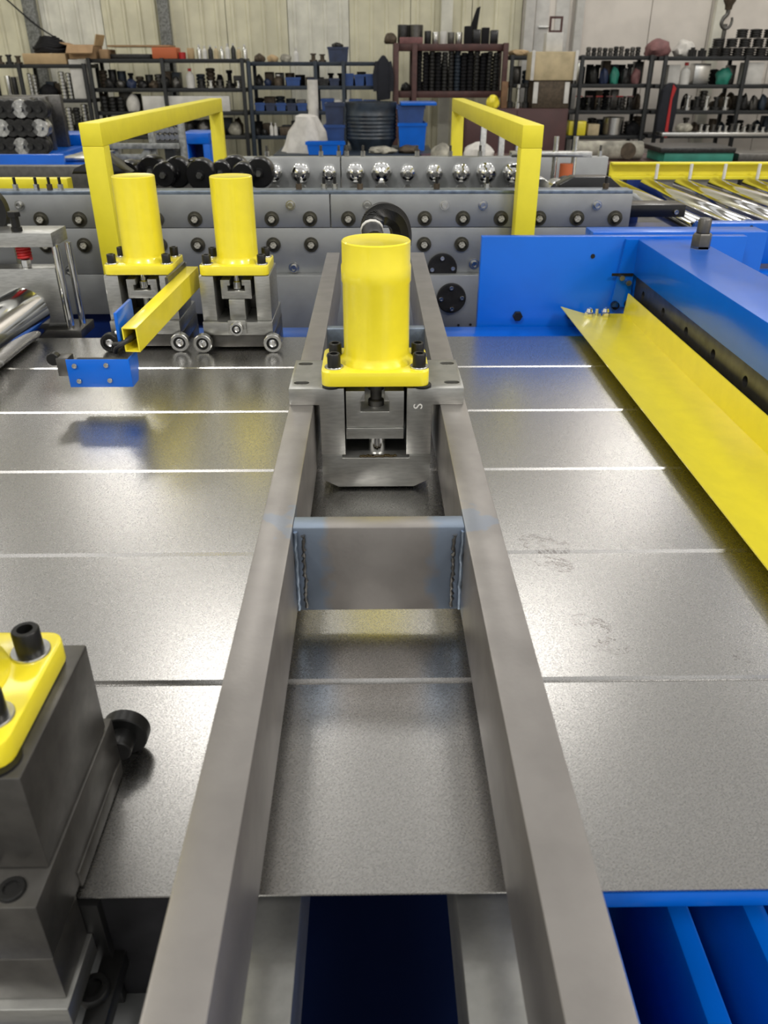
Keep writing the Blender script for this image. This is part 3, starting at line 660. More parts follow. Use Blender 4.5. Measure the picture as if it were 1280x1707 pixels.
# ------------------------------------------------------------------ background: racks along the back wall
RY, RD = 12.9, .55                                     # front of the racks, their depth
def rack(name, label, p0, p1, shelves, posts, m, Y=RY, D=RD, th=.05, pw=.05):
    x0, x1 = PY(p0, 150, Y).x, PY(p1, 150, Y).x
    t = thing(name, label, 'rack', ((x0 + x1) / 2, Y + D / 2, FLOOR)); zs = []
    for py in shelves:
        z = PY((p0 + p1) / 2, py, Y).z; zs.append(z); box('shelf', m, t, x0, x1, Y, Y + D, z - th, z, bev=.004)
    zb = FLOOR + .15; box('shelf', m, t, x0, x1, Y, Y + D, zb - th, zb, bev=.004)
    for px in posts:
        x = PY(px, 150, Y).x
        for yy in (Y - pw - .002, Y + D + .002): box('post', m, t, x - pw / 2, x + pw / 2, yy, yy + pw, FLOOR, zs[0] + .01, bev=.003)
    return zs
ORD = ['first', 'second', 'third', 'fourth', 'fifth', 'sixth', 'seventh', 'eighth', 'ninth', 'tenth', 'eleventh', 'twelfth', 'thirteenth', 'fourteenth', 'fifteenth', 'sixteenth']
def lump_bm(x0, x1, y0, y1, z0, z1, amp=.12, seed=0, sub=3, flat=True):
    rnd = random.Random(seed); t = bmesh.new(); bmesh.ops.create_icosphere(t, subdivisions=sub, radius=1)
    dirs = [(Vector((rnd.gauss(0, 1), rnd.gauss(0, 1), rnd.gauss(0, 1))).normalized(), rnd.uniform(-1, 1), rnd.uniform(2, 5)) for _ in range(14)]
    for v in t.verts:
        n = v.co.normalized(); k = 1 + amp * sum(a * math.sin(f * n.dot(d) * 2) for d, a, f in dirs) / 3
        v.co = n * k
        if flat and v.co.z < -.55: v.co.z = -.55
    mn = [min(v.co[i] for v in t.verts) for i in range(3)]; mx = [max(v.co[i] for v in t.verts) for i in range(3)]
    lo, hi = (x0, y0, z0), (x1, y1, z1)
    for v in t.verts: v.co = Vector([lo[i] + (v.co[i] - mn[i]) / (mx[i] - mn[i]) * (hi[i] - lo[i]) for i in range(3)])
    m = MB(); m._merge(t); return m
def item(kind, p0, p1, pt_, z, Y, m, name, label, cat, group=None, seed=1, d=None, m2=None):
    """a thing standing at height z on a shelf: photo columns p0..p1, its top at photo row pt_, front at depth Y"""
    x0, x1 = PY(p0, pt_, Y).x, PY(p1, pt_, Y).x; zt = max(PY((p0 + p1) / 2, pt_, Y).z, z + .02); w = x1 - x0; cx = (x0 + x1) / 2; d = d or min(max(w, .06), .4); cy = Y + d / 2; h = zt - z; r = w / 2
    if kind == 'box': o = MB().box(x0, x1, Y, Y + d, z, zt, bev=min(.01, h * .1)).build(name, m)
    elif kind == 'carton':
        o = thing(name, label, cat, (cx, cy, z), group)
        box('side', m, o, x0, x1, Y, Y + .012, z, zt); box('side', m, o, x0, x1, Y + d - .012, Y + d, z, zt); box('side', m, o, x0, x0 + .012, Y + .012, Y + d - .012, z, zt); box('side', m, o, x1 - .012, x1, Y + .012, Y + d - .012, z, zt); box('bottom', m, o, x0 + .012, x1 - .012, Y + .012, Y + d - .012, z, z + .012)
        MB().prism([(Y, zt), (Y - .12, zt - .10), (Y - .125, zt - .09), (Y, zt + .012)], x0, x1, 'x').build('flap', m, o)
        MB().prism([(x1, zt), (x1 + .05, zt + .14), (x1 + .062, zt + .135), (x1 + .012, zt)], Y, Y + d, 'y').build('flap', m2 or m, o)
        MB().prism([(x0, zt), (x0 - .10, zt + .03), (x0 - .10, zt + .042), (x0, zt + .012)], Y, Y + d, 'y').build('flap', m, o)
        return o
    elif kind == 'bin':
        o = thing(name, label, cat, (cx, cy, z), group); k = .06 * w; e = .012
        MB().prism([(x0 + k, z), (x1 - k, z), (x1, zt), (x0, zt)], Y, Y + e, 'y').build('wall', m, o); MB().prism([(x0 + k, z), (x1 - k, z), (x1, zt), (x0, zt)], Y + d - e, Y + d, 'y').build('wall', m, o)
        for a, b in ((x0 + k, x0), (x1 - k, x1)):
            s_ = 1 if a > b else -1
            MB().prism([(a, z), (b, zt), (b + s_ * e, zt), (a + s_ * e, z)], Y + e, Y + d - e, 'y').build('wall', m, o)
        box('bottom', m, o, x0 + k, x1 - k, Y + e, Y + d - e, z, z + e); box('rim', m, o, x0 - .008, x1 + .008, Y - .008, Y + .004, zt - .03, zt); return o
    elif kind == 'cyl': o = MB().lathe([(0, z), (r * .96, z), (r, z + .02 * h), (r, zt - .02 * h), (r * .96, zt), (r * .55, zt), (r * .5, zt - .1 * h), (0, zt - .1 * h)], (cx, cy, 0), seg=18).build(name, m)
    elif kind == 'rings':
        n = max(2, int(round(h / max(.045, r * .7)))); s = h / n; pf = [(0, z)]
        for k in range(n): pf += [(r * .72, z + k * s), (r, z + k * s + .12 * s), (r, z + (k + 1) * s - .2 * s), (r * .72, z + (k + 1) * s - .05 * s)]
        o = MB().lathe(pf + [(r * .4, zt), (r * .35, zt - .03), (0, zt - .03)], (cx, cy, 0), seg=16).build(name, m)
    elif kind == 'bottle': o = MB().lathe([(0, z), (r, z), (r, z + h * .58), (r * .8, z + h * .7), (r * .35, z + h * .8), (r * .35, z + h * .86)], (cx, cy, 0), seg=16).build(name, m); MB().lathe([(r * .42, z + h * .86), (r * .42, zt), (0, zt)], (cx, cy, 0), seg=12).build('cap', m2 or 'white', o)
    elif kind == 'lump': o = lump_bm(x0, x1, Y, Y + d, z, zt, .14, seed).build(name, m)
    elif kind == 'gear':
        n = 12; pts = []
        for k in range(n * 2):
            a0 = 2 * PI * k / (n * 2); q = r if k % 2 == 0 else r * .84
            for da in (-.08, .08): pts.append((cx + q * math.cos(a0 + da), cy + q * math.sin(a0 + da)))
        o = MB().prism(pts, z, zt - .25 * h, 'z').build(name, m); MB().lathe([(r * .5, zt - .25 * h), (r * .5, zt), (r * .25, zt), (r * .25, zt - .2 * h), (0, zt - .2 * h)], (cx, cy, 0), seg=14).build('hub', m, o)
    elif kind == 'flange_part':
        o = MB().lathe([(0, z), (r, z), (r, z + h * .22), (r * .55, z + h * .28), (r * .5, z + h * .8), (r * .75, z + h * .84), (r * .75, zt), (r * .3, zt), (r * .3, zt - .1 * h), (0, zt - .1 * h)], (cx, cy, 0), seg=16).build(name, m)
    elif kind == 'disc': o = MB().lathe([(0, 0), (r * .3, 0), (r * .32, .02), (r * .9, .02), (r, .03), (r, .06), (0, .06)], (cx, Y, z + r), 'y', seg=22).build(name, m)
    tag(o, label, cat, group); return o
def row(kind, p0, p1, n, pt_, z, Y, mats, name, what, cat, where, group, jit=0, gap=.12, seed=3):
    rnd = random.Random(seed); w = (p1 - p0) / n
    for k in range(n):
        a = p0 + k * w; lab = '%s %s, %s from left' % (what, where, ORD[k])
        item(kind, a + w * gap / 2, a + w * (1 - gap / 2), pt_ + rnd.uniform(-jit, jit), z, Y, mats[k % len(mats)], name, lab, cat, group, seed + k)

I = item
def clutter(p0, p1, n, pt_, z, rackname, seed, mats=('dark_part', 'black_rough', 'steel_dark', 'rack_blue', 'brown_part'), jit=7):
    rnd = random.Random(seed); w = (p1 - p0) / n
    for k in range(n):
        kind = rnd.choice(('box', 'rings', 'lump', 'cyl', 'flange_part', 'box')); a = p0 + k * w; b = w * rnd.uniform(.0, .1)
        what = {'box': 'dark box', 'rings': 'dark ribbed part', 'lump': 'dark lump', 'cyl': 'dark cylinder', 'flange_part': 'dark spool'}[kind]
        item(kind, a + b, a + w - b, pt_ + rnd.uniform(-jit, jit), z, RY + .33, rnd.choice(mats), {'box': 'steel_block', 'rings': 'ribbed_part', 'lump': 'casting', 'cyl': 'steel_cylinder', 'flange_part': 'spool'}[kind],
             '%s at the back of %s, %s from left' % (what, rackname, ORD[k]), 'machine part', 'dark parts at the back of ' + rackname, seed * 20 + k, d=.18)
# --- black rack in the far left corner
z = rack('storage_rack', 'black steel rack in the left corner, under the coil of black hose', -40, 149, (107, 165, 219), (-30, 40, 147), 'rack_black')
clutter(46, 146, 7, 140, z[1], 'the corner rack middle shelf', 1); clutter(2, 146, 9, 188, z[2], 'the corner rack low shelf', 2)
I('box', 36, 108, 89, z[0], RY, 'tan', 'cardboard_tray', 'tan cardboard tray carrying a coil of black hose on the rack', 'tray', d=.5)
zt_ = PY(70, 89, RY).z
co = MB(); x0, x1 = PY(42, 80, RY).x, PY(104, 80, RY).x
for k in range(9):
    rr = ((x1 - x0) / 2 - .03) * math.cos(k / 9 * 1.25); c_ = ((x0 + x1) / 2 + random.uniform(-.02, .02), RY + .28, zt_ + .022 + .022 * k)
    co.tube([(c_[0] + rr * math.cos(q * PI / 14), c_[1] + rr * .8 * math.sin(q * PI / 14), c_[2] + .008 * math.sin(q)) for q in range(28)], .018, 8, closed=True)
tag(co.build('hose_coil', 'black_rough'), 'coil of thin black hose heaped in the tan cardboard tray', 'hose')
I('box', 113, 142, 99, z[1], RY + .02, 'white', 'enamelled_board', 'white enamelled panel with small holes leaning on the corner rack', 'panel', d=.03)
row('rings', 93, 117, 2, 121, z[1], RY + .06, ('zinc', 'bright_part'), 'steel_sleeve', 'bright stacked steel sleeve', 'machine part', 'left of the white panel', 'bright sleeves by the white panel', 3)
row('rings', 42, 58, 2, 124, z[1], RY + .06, ('zinc', 'bright_part'), 'steel_sleeve', 'bright ribbed steel sleeve', 'machine part', 'beside the post of the corner rack', 'bright sleeves by the corner post', 4)
I('box', 8, 36, 160, z[1], RY - .0, 'white', 'paper_stack', 'white paper slab on the middle shelf of the corner rack', 'paper', d=.3)
row('cyl', 4, 36, 3, 128, PY(20, 160, RY).z, RY + .05, ('zinc', 'dark_part', 'zinc'), 'steel_bar', 'short grey steel bar', 'steel bar', 'standing on the white paper slab', 'bars on the paper slab', 3)
I('lump', 63, 90, 140, z[1], RY + .05, 'black_rough', 'cloth_bundle', 'black rag bundle on the middle shelf of the corner rack', 'cloth', seed=5)
row('flange_part', 118, 148, 3, 146, z[1], RY - .0 + .12, ('dark_part', 'zinc'), 'flange_part', 'small turned flange part', 'machine part', 'in front of the white panel', 'flange parts by the white panel', 2)
row('rings', 66, 144, 6, 178, z[2], RY + .05, ('zinc', 'dark_part', 'bright_part'), 'roller_stack', 'stacked forming roller', 'machine part', 'on the low shelf of the corner rack', 'roller stacks on the low corner shelf', 5)
row('flange_part', 0, 62, 5, 190, z[2], RY + .1, ('dark_part', 'steel_dark'), 'flange_part', 'dark turned flange part', 'machine part', 'on the low shelf, behind the far shaft rows', 'flange parts on the low corner shelf', 4)
row('flange_part', -28, 34, 4, 92, z[0], RY + .1, ('dark_part', 'brown_part'), 'flange_part', 'dark turned part', 'machine part', 'left of the tan hose tray', 'dark parts beside the hose tray', 4)
# --- black rack with cardboard boxes
z = rack('storage_rack', 'black steel rack with cardboard boxes and bottles on its top', 152, 411, (98, 147, 186, 226), (156, 276, 407), 'rack_black')
clutter(160, 300, 9, 122, z[1], 'the second shelf under the cartons', 3); clutter(324, 404, 5, 120, z[1], 'the second shelf under the bottles', 4); clutter(160, 234, 4, 158, z[2], 'the third shelf under the cartons', 5); clutter(160, 404, 14, 200, z[3], 'the lowest shelf under the cartons', 6)
I('carton', 112, 156, 76, z[0], RY + .02, 'cardboard', 'cardboard_box', 'open brown cardboard box with raised flaps beside the hose tray', 'box', d=.4, m2='tan')
I('box', 164, 179, 82, z[0], RY + .05, 'cardboard', 'cardboard_box', 'small closed cardboard box right of the open one', 'box', d=.4)
I('box', 183, 250, 90, z[0], RY + .12, 'dark_part', 'tool_tray', 'low dark tray of tools under the flattened cardboard', 'tray', d=.35)
zz = PY(215, 90, RY + .12).z
I('box', 178, 282, 75, PY(230, 78, RY).z, RY + .10, 'cardboard', 'flattened_cardboard', 'flattened brown cardboard sheet lying over the tool tray and orange box', 'cardboard', d=.42)
I('box', 252, 293, 79, z[0], RY + .02, 'orange', 'orange_box', 'dirty orange brown box under the end of flattened cardboard', 'box', d=.3)
I('cyl', 296, 308, 87, z[0], RY + .05, 'red', 'tin_can', 'small red tin right of the orange box', 'can'); I('cyl', 310, 322, 80, z[0], RY + .05, 'tan', 'tin_can', 'beige tin between the red tin and the clear jars', 'can')
row('bottle', 325, 411, 9, 76, z[0], RY + .05, ('zinc', 'white', 'dark_part', 'beige'), 'bottle', 'small bottle', 'bottle', 'on top of the cardboard box rack', 'bottles on the black rack', 4)
I('bottle', 307, 321, 114, z[1], RY + .05, 'white', 'bottle', 'white plastic bottle standing alone on the second shelf', 'bottle', m2='red')
row('lump', 170, 300, 7, 132, z[1], RY + .05, ('dark_part', 'steel_dark', 'bin_dark', 'dark_part', 'brown_part'), 'casting', 'rough dark casting', 'machine part', 'on the second shelf, left of the white bottle', 'castings on the second shelf', 5)
row('flange_part', 326, 404, 5, 134, z[1], RY + .05, ('dark_part', 'zinc', 'steel_dark'), 'flange_part', 'dark steel flange part', 'machine part', 'on the second shelf, right of the white bottle', 'flange parts right of the bottle', 3)
I('box', 236, 382, 160, z[2], RY + .02, 'white', 'foam_board', 'long off-white board standing on the third shelf', 'board', d=.06)
I('lump', 206, 228, 156, z[2], RY, 'white_cloth', 'rag', 'crumpled white rag left of the long off-white board', 'cloth', seed=9)
row('rings', 164, 205, 3, 162, z[2], RY + .05, ('dark_part',), 'roller_stack', 'dark stacked roller', 'machine part', 'left of the crumpled white rag', 'dark rollers on the third shelf', 4)
row('lump', 166, 402, 9, 206, z[3], RY + .05, ('dark_part', 'steel_dark', 'brown_part', 'dirty_white', 'dark_part'), 'casting', 'dark lumpy casting', 'machine part', 'on the lowest visible shelf under the white board', 'castings on the lowest shelf', 6)
# --- blue-black rack with bins
z = rack('storage_rack', 'slim dark blue rack with small blue bins, behind the white cloth', 415, 634, (103, 143, 185, 226), (418, 527, 573, 631), 'rack_blue')
clutter(422, 628, 12, 124, z[1], 'the second slim blue shelf', 7, jit=5); clutter(422, 510, 5, 164, z[2], 'the third slim blue shelf', 8, jit=4); clutter(422, 500, 5, 206, z[3], 'the lowest slim blue shelf', 9)
I('bin', 546, 580, 78, z[0], RY + .05, 'bin_dark', 'plastic_crate', 'dark blue crate on top of the slim rack', 'crate'); I('lump', 552, 572, 70, PY(560, 80, RY + .05).z, RY + .12, 'dark_part', 'cable_heap', 'heap of dark cable lying in the dark blue crate', 'cable', seed=4, d=.15)
row('lump', 420, 486, 3, 90, z[0], RY + .1, ('brown_part', 'tan', 'dirty_white'), 'wrapped_parcel', 'small brown wrapped parcel', 'parcel', 'on the top left of the slim blue rack', 'parcels on the slim rack', 3)
I('bottle', 488, 497, 80, z[0], RY + .1, 'white', 'bottle', 'small white spray bottle on top of the slim rack', 'bottle'); row('flange_part', 514, 544, 2, 90, z[0], RY + .1, ('brown_part',), 'flange_part', 'rusty brown flange part', 'machine part', 'left of the dark blue crate', 'rusty parts by the crate', 2)
row('bin', 572, 626, 3, 124, z[1], RY + .02, ('bin_blue',), 'parts_bin', 'small blue parts bin', 'bin', 'at the right end of the second slim shelf', 'blue bins on the second slim shelf', 3)
I('bin', 476, 500, 129, z[1], RY + .02, 'bin_blue', 'parts_bin', 'lone blue parts bin in the middle of the second slim shelf', 'bin'); I('bottle', 455, 470, 124, z[1], RY + .05, 'brown_part', 'bottle', 'brown bottle left of the lone blue bin', 'bottle')
row('lump', 424, 452, 2, 130, z[1], RY + .05, ('dark_part', 'bin_dark'), 'casting', 'dark casting', 'machine part', 'left of the brown bottle', 'castings by the brown bottle', 3); row('bin', 512, 566, 3, 131, z[1], RY + .02, ('bin_dark', 'dark_part'), 'parts_bin', 'dark parts bin', 'bin', 'between the lone blue bin and the end bins', 'dark bins on the second slim shelf', 2)
row('bin', 424, 512, 5, 172, z[2], RY + .02, ('bin_blue', 'bin_dark'), 'parts_bin', 'low blue parts bin', 'bin', 'on third shelf beside the paper tube', 'blue bins on the third slim shelf', 1)
row('bin', 534, 628, 4, 166, z[2], RY + .02, ('bin_blue', 'white', 'bin_blue'), 'parts_bin', 'taller parts bin', 'bin', 'on the third shelf, behind the blue barrel', 'bins behind the barrel', 3)
row('bottle', 448, 462, 2, 205, z[3], RY + .02, ('white',), 'bottle', 'thin white bottle', 'bottle', 'on the lowest slim shelf', 'white bottles on the low slim shelf', 2); row('lump', 422, 446, 2, 214, z[3], RY + .05, ('dark_part',), 'casting', 'dark casting', 'machine part', 'left of the thin white bottles', 'castings by the white bottles', 3); I('box', 466, 486, 212, z[3], RY + .02, 'brown_part', 'wooden_box', 'brown wooden box right of the thin white bottles', 'box')
# black coat hanging between the racks
x0, x1 = PY(626, 100, RY - .15).x, PY(652, 100, RY - .15).x; z0, z1 = PY(640, 168, RY - .15).z, PY(640, 92, RY - .15).z
ct = thing('coat', 'black coat hanging between the slim blue rack and the brown rack', 'coat', ((x0 + x1) / 2, RY - .12, z0))
MB().prism([(x0 + .02, z0), (x1 - .01, z0 + .02), (x1, z0 + .3), (x1 - .03, z1 - .08), (x1 - .09, z1), (x0 + .09, z1), (x0 + .03, z1 - .07), (x0 - .01, z0 + .3)], RY - .15, RY - .06, 'y', bev=.02).build('body', 'jacket', ct)
for s_, xx in ((-1, x0), (1, x1)): MB().tube([(xx - s_ * .03, RY - .12, z1 - .08), (xx + s_ * .01, RY - .13, z1 - .25), (xx, RY - .14, z0 + .12)], .035, 8).build('sleeve', 'jacket', ct)
# --- brown rack with rows of ribbed sleeves
z = rack('storage_rack', 'brown steel rack filled with rows of black ribbed sleeves', 657, 843, (73, 152), (660, 690, 838), 'rack_brown', th=.085, pw=.07)
clutter(692, 836, 10, 90, z[1], 'the brown rack shelf', 10, ('black_rough', 'glass_black'), 3)
row('rings', 694, 834, 13, 86, z[1], RY + .08, ('black_rough', 'black_rough', 'dark_part', 'black_rough', 'dark_part', 'dark_part', 'rack_blue'), 'ribbed_sleeve', 'tall black ribbed sleeve', 'machine part', 'on the shelf of the brown rack', 'ribbed sleeves on the brown rack', 2, .06)
I('lump', 668, 686, 137, z[1], RY + .05, 'dark_part', 'casting', 'small dark casting at the left end of the brown rack shelf', 'machine part', seed=3)
I('lump', 640, 662, 54, z[0], RY + .05, 'brown_part', 'wrapped_parcel', 'brown lump at the left end of the brown rack top', 'parcel', seed=2)
for p0, p1, m, l in ((663, 681, 'dark_part', 'dark metal pot beside the grey pot on the brown rack'), (681, 706, 'steel_dark', 'grey metal pot right of the dark pot on the brown rack')):
    zz = PY(684, 62, RY).z; I('cyl', p0, p1, 41, z[0], RY + .1, m, 'metal_pot', l, 'pot')
I('box', 666, 705, 62, z[0], RY, 'maroon', 'tool_box', 'flat red and white box in front of the metal pots', 'box', d=.08)
row('cyl', 707, 772, 5, 53, z[0], RY + .08, ('dark_part', 'zinc', 'white', 'steel_dark', 'zinc'), 'steel_cup', 'small steel cup', 'machine part', 'on the middle of the brown rack top', 'cups on the brown rack', 3)
row('box', 774, 832, 4, 48, z[0], RY + .08, ('black_rough', 'glass_black'), 'black_block', 'black block', 'machine part', 'at the right end of the brown rack top', 'black blocks on the brown rack', 9)
bx_, bz_ = PY(800, 45, RY + .3), PY(806, 10, RY + .3)
MB().prism([(PY(783, 45, RY).x, z[0]), (PY(797, 45, RY).x, z[0]), (PY(806, 10, RY).x, bz_.z), (PY(800, 10, RY).x, bz_.z - .02), (PY(790, 34, RY).x, bz_.z - .22)], RY + .34, RY + .38, 'y', bev=.004).build('curved_knife', 'black_rough'); tag(bpy.data.objects['curved_knife'], 'tall curved black blade leaning up among the black blocks', 'machine part')
# --- cream box, brown cabinet, panels
MB().box(PY(776, 180, 11.6).x, PY(948, 180, 11.6).x, 11.6, 12.1, FLOOR, PY(860, 181, 11.6).z, bev=.01).build('cabinet', 'cabinet_brown'); cb_ = tag(bpy.data.objects['cabinet'], 'dark red brown cabinet behind the right yellow hoop', 'cabinet')
xm = (PY(776, 180, 11.6).x + PY(948, 180, 11.6).x) / 2; xa, xb = PY(776, 180, 11.6).x, PY(948, 180, 11.6).x
for a_, b_ in ((xa + .02, xm - .005), (xm + .005, xb - .02)): o = box('door', 'cabinet_brown', cb_, a_, b_, 11.585, 11.6, FLOOR + .08, PY(860, 184, 11.6).z, bev=.004)
zc = PY(860, 181, 11.6).z
I('box', 890, 952, 134, zc, 11.62, 'brown_part', 'wooden_crate', 'grey brown crate on the cabinet, under the cream box', 'crate', d=.42)
zc2 = PY(920, 134, 11.62).z
I('box', 889, 960, 86, zc2, 11.60, 'beige', 'control_box', 'large cream box with white corner posts on top of the crate', 'box', d=.45)
for px in (889, 961): x = PY(px, 100, 11.58).x; MB().box(x - .02, x + .02, 11.57, 11.6, zc2, PY(px, 84, 11.58).z, bev=.004).build('corner_post', 'white', bpy.data.objects['control_box'])
for px in (893, 945): x = PY(px, 150, 11.6).x; MB().box(x - .03, x + .03, 11.6, 11.62, zc + .06, zc2 - .02, bev=.004).build('corner_post', 'white', bpy.data.objects['wooden_crate'])
zc3 = PY(925, 86, 11.6).z
I('box', 912, 940, 54, zc3, 11.7, 'white', 'fuse_box', 'pale blue white box standing on the large cream box', 'box', d=.2)
zf_ = PY(925, 54, 11.7).z; fx = PY(916, 40, 11.75).x, PY(938, 40, 11.75).x, PY(925, 27, 11.75).z
fo = thing('picture_frame', 'empty dark frame standing on the pale box', 'frame', ((fx[0] + fx[1]) / 2, 11.75, zf_))
for a in ((fx[0], fx[0] + .025, zf_, fx[2]), (fx[1] - .025, fx[1], zf_, fx[2]), (fx[0] + .025, fx[1] - .025, fx[2] - .025, fx[2]), (fx[0] + .025, fx[1] - .025, zf_, zf_ + .025)): box('bar', 'rack_brown', fo, a[0], a[1], 11.75, 11.78, a[2], a[3])
I('lump', 812, 835, 158, zc, 11.65, 'yellow', 'yellow_helmet', 'yellow helmet on the left end of the brown cabinet', 'helmet', seed=6)
MB().box(PY(842, 150, 11.7).x - .04, PY(842, 150, 11.7).x + .04, 11.72, 11.78, zc, PY(838, 136, 11.7).z, bev=.005).build('wood_offcut', 'wood'); tag(bpy.data.objects['wood_offcut'], 'brown wood offcut standing right of the yellow helmet', 'wood')
row('flange_part', 846, 886, 3, 140, zc, 11.7, ('dark_part', 'zinc'), 'flange_part', 'dark turned part', 'machine part', 'on the cabinet, left of the crate', 'parts left of the crate', 8)
# --- black rack behind the cream box
z = rack('storage_rack', 'black rack with valves right of the cream box', 846, 1087, (93, 140, 184, 226), (850, 965, 1078), 'rack_black')
clutter(966, 1074, 8, 106, z[1], 'the second valve rack shelf', 11); clutter(854, 960, 6, 110, z[1], 'the shelf behind the cream box', 12); clutter(966, 1074, 8, 156, z[2], 'the third valve rack shelf', 13); clutter(966, 1074, 7, 200, z[3], 'the lowest valve rack shelf', 14)
row('rings', 978, 1070, 10, 79, z[0], RY + .08, ('steel_dark', 'dark_part'), 'small_spring', 'short dark coil spring', 'spring', 'on top of the valve rack', 'springs on the valve rack', 2)
I('lump', 850, 886, 82, z[0], RY + .05, 'tan', 'wrapped_parcel', 'tan parcel behind the left edge of the cream box', 'parcel', seed=8)
I('cyl', 962, 974, 104, z[1], RY + .05, 'zinc', 'tin_can', 'grey can at the left end of the valve rack second shelf', 'can')
row('lump', 984, 1072, 5, 112, z[1], RY + .05, ('dark_part', 'bin_dark', 'green', 'dark_part', 'maroon'), 'power_tool', 'dark power tool', 'tool', 'on the second shelf of the valve rack', 'tools on the valve rack', 5)
for k in range(6):
    x = PY(966 + 17 * k, 165, RY + .1).x; t = thing('valve', 'small valve with red handle on the valve rack, %s from the left' % ORD[k], 'valve', (x, RY + .15, z[2]), 'valves with red handles')
    MB().lathe([(0, 0), (.045, 0), (.045, .03), (.025, .04), (.03, .12), (.02, .14), (.02, .17)], (x, RY + .15, z[2]), seg=12).build('body', 'dark_part', t)
    box('handle', 'red' if k % 2 == 0 else 'maroon', t, x - .05, x + .05, RY + .14, RY + .16, z[2] + .17, z[2] + .185); MB().lathe([(.02, 0), (.03, .03), (0, .03)], (x, RY + .11, z[2] + .08), 'y', seg=10).build('outlet', 'zinc', t)
I('box', 950, 978, 202, z[3], RY - .0, 'yellow', 'yellow_case', 'larger yellow case on the low shelf of the valve rack', 'case', d=.3); I('box', 981, 1000, 207, z[3], RY, 'beige', 'yellow_case', 'smaller pale yellow case right of the larger one', 'case', d=.25)
I('cyl', 1010, 1045, 196, z[3], RY + .05, 'zinc', 'steel_bucket', 'grey steel bucket on the low shelf right of the yellow cases', 'bucket'); I('lump', 1048, 1074, 202, z[3], RY + .05, 'black_rough', 'cloth_bundle', 'black bundle right of the grey bucket', 'cloth', seed=13)
# --- long black rack at the right edge
z = rack('storage_rack', 'long black rack at the right, heaped with dark gears', 1091, 1420, (94, 141, 184, 224), (1101, 1234, 1400), 'rack_black')
clutter(1188, 1230, 3, 112, z[1], 'the second gear rack shelf', 15); clutter(1140, 1290, 10, 160, z[2], 'the third gear rack shelf', 16, jit=9); clutter(1140, 1290, 10, 200, z[3], 'the lowest gear rack shelf', 17, jit=9)
I('lump', 1086, 1130, 63, z[0], RY + .03, 'maroon', 'sack', 'dusty red sack on the left end of the gear rack', 'sack', seed=21, d=.4); I('lump', 1132, 1170, 64, z[0], RY + .1, 'white_cloth', 'sack', 'white sack right of the red sack', 'sack', seed=22, d=.4)
row('gear', 1150, 1182, 2, 80, z[0], RY + .0, ('dark_part',), 'gear', 'flat dark gear', 'gear', 'in front of the white sack', 'gears by the white sack', 2)
gi = 0
for lv, (pa, pb, n) in enumerate(((1182, 1300, 6), (1186, 1296, 5), (1222, 1290, 3))):
    zz = z[0] + .115 * lv
    for k in range(n):
        w = (pb - pa) / n; x = PY(pa + w * (k + .5), 75, RY + .2).x; r = .079 + .005 * ((k + lv) % 2)
        o = MB(); pf = [(0, 0)]
        for q in range(4): pf += [(r * .8, .028 * q), (r, .028 * q + .004), (r, .028 * q + .020), (r * .8, .028 * q + .024)]
        o.lathe(pf + [(r * .4, .112), (r * .35, .09), (0, .09)], (x, RY + .2, zz), seg=16)
        tag(o.build('gear', 'dark_part'), 'dark ribbed gear heaped on right rack, %s from left in the %s layer' % (ORD[k], ('bottom', 'middle', 'top')[lv]), 'gear', 'heap of gears on the right rack')
I('bottle', 1140, 1156, 104, z[1], RY + .05, 'white', 'bottle', 'white bottle with red cap on the second shelf of the gear rack', 'bottle', m2='red')
I('box', 1116, 1136, 108, z[1], RY + .1, 'white', 'paper_carton', 'pale carton left of the white bottle', 'box'); I('box', 1160, 1186, 106, z[1], RY + .2, 'zinc', 'paper_carton', 'grey carton right of the white bottle', 'box')
I('lump', 1200, 1226, 112, z[1], RY + .05, 'green', 'cloth_bundle', 'dark green bundle on the second shelf of the gear rack', 'cloth', seed=31); I('box', 1246, 1276, 104, z[1], RY + .05, 'white', 'paper_carton', 'tilted white carton at the right edge of the second shelf', 'box')
row('flange_part', 1142, 1222, 5, 161, z[2], RY + .05, ('zinc', 'dark_part'), 'flange_part', 'grey turned part', 'machine part', 'on the third shelf of the gear rack', 'parts on the third gear shelf', 3)
row('lump', 1238, 1300, 4, 158, z[2], RY + .05, ('dark_part', 'steel_dark', 'rack_blue'), 'casting', 'dark casting', 'machine part', 'on the third shelf at the right edge', 'castings at the right edge', 6)
# dark jacket with red stripe hanging at the rack post
x0, x1 = PY(1104, 150, RY - .2).x, PY(1134, 150, RY - .2).x; z0, z1 = PY(1120, 232, RY - .2).z, PY(1120, 138, RY - .2).z; w = x1 - x0
ct = thing('jacket', 'dark work jacket with a red stripe hanging on the gear rack post', 'jacket', ((x0 + x1) / 2, RY - .15, z0))
MB().prism([(x0 + .01, z0), (x1 - .02, z0 + .03), (x1, z1 - .35), (x1 - .01, z1 - .06), (x0 + w * .62, z1), (x0 + w * .4, z1), (x0 + .02, z1 - .09), (x0 - .01, z1 - .4)], RY - .2, RY - .08, 'y', bev=.02).build('body', 'jacket', ct)
MB().prism([(x0 + w * .48, z0 + .02), (x0 + w * .66, z0 + .02), (x0 + w * .62, z1 - .2), (x0 + w * .75, z1 - .07), (x0 + w * .55, z1 - .02), (x0 + w * .5, z1 - .2)], RY - .215, RY - .195, 'y').build('stripe', 'red', ct)
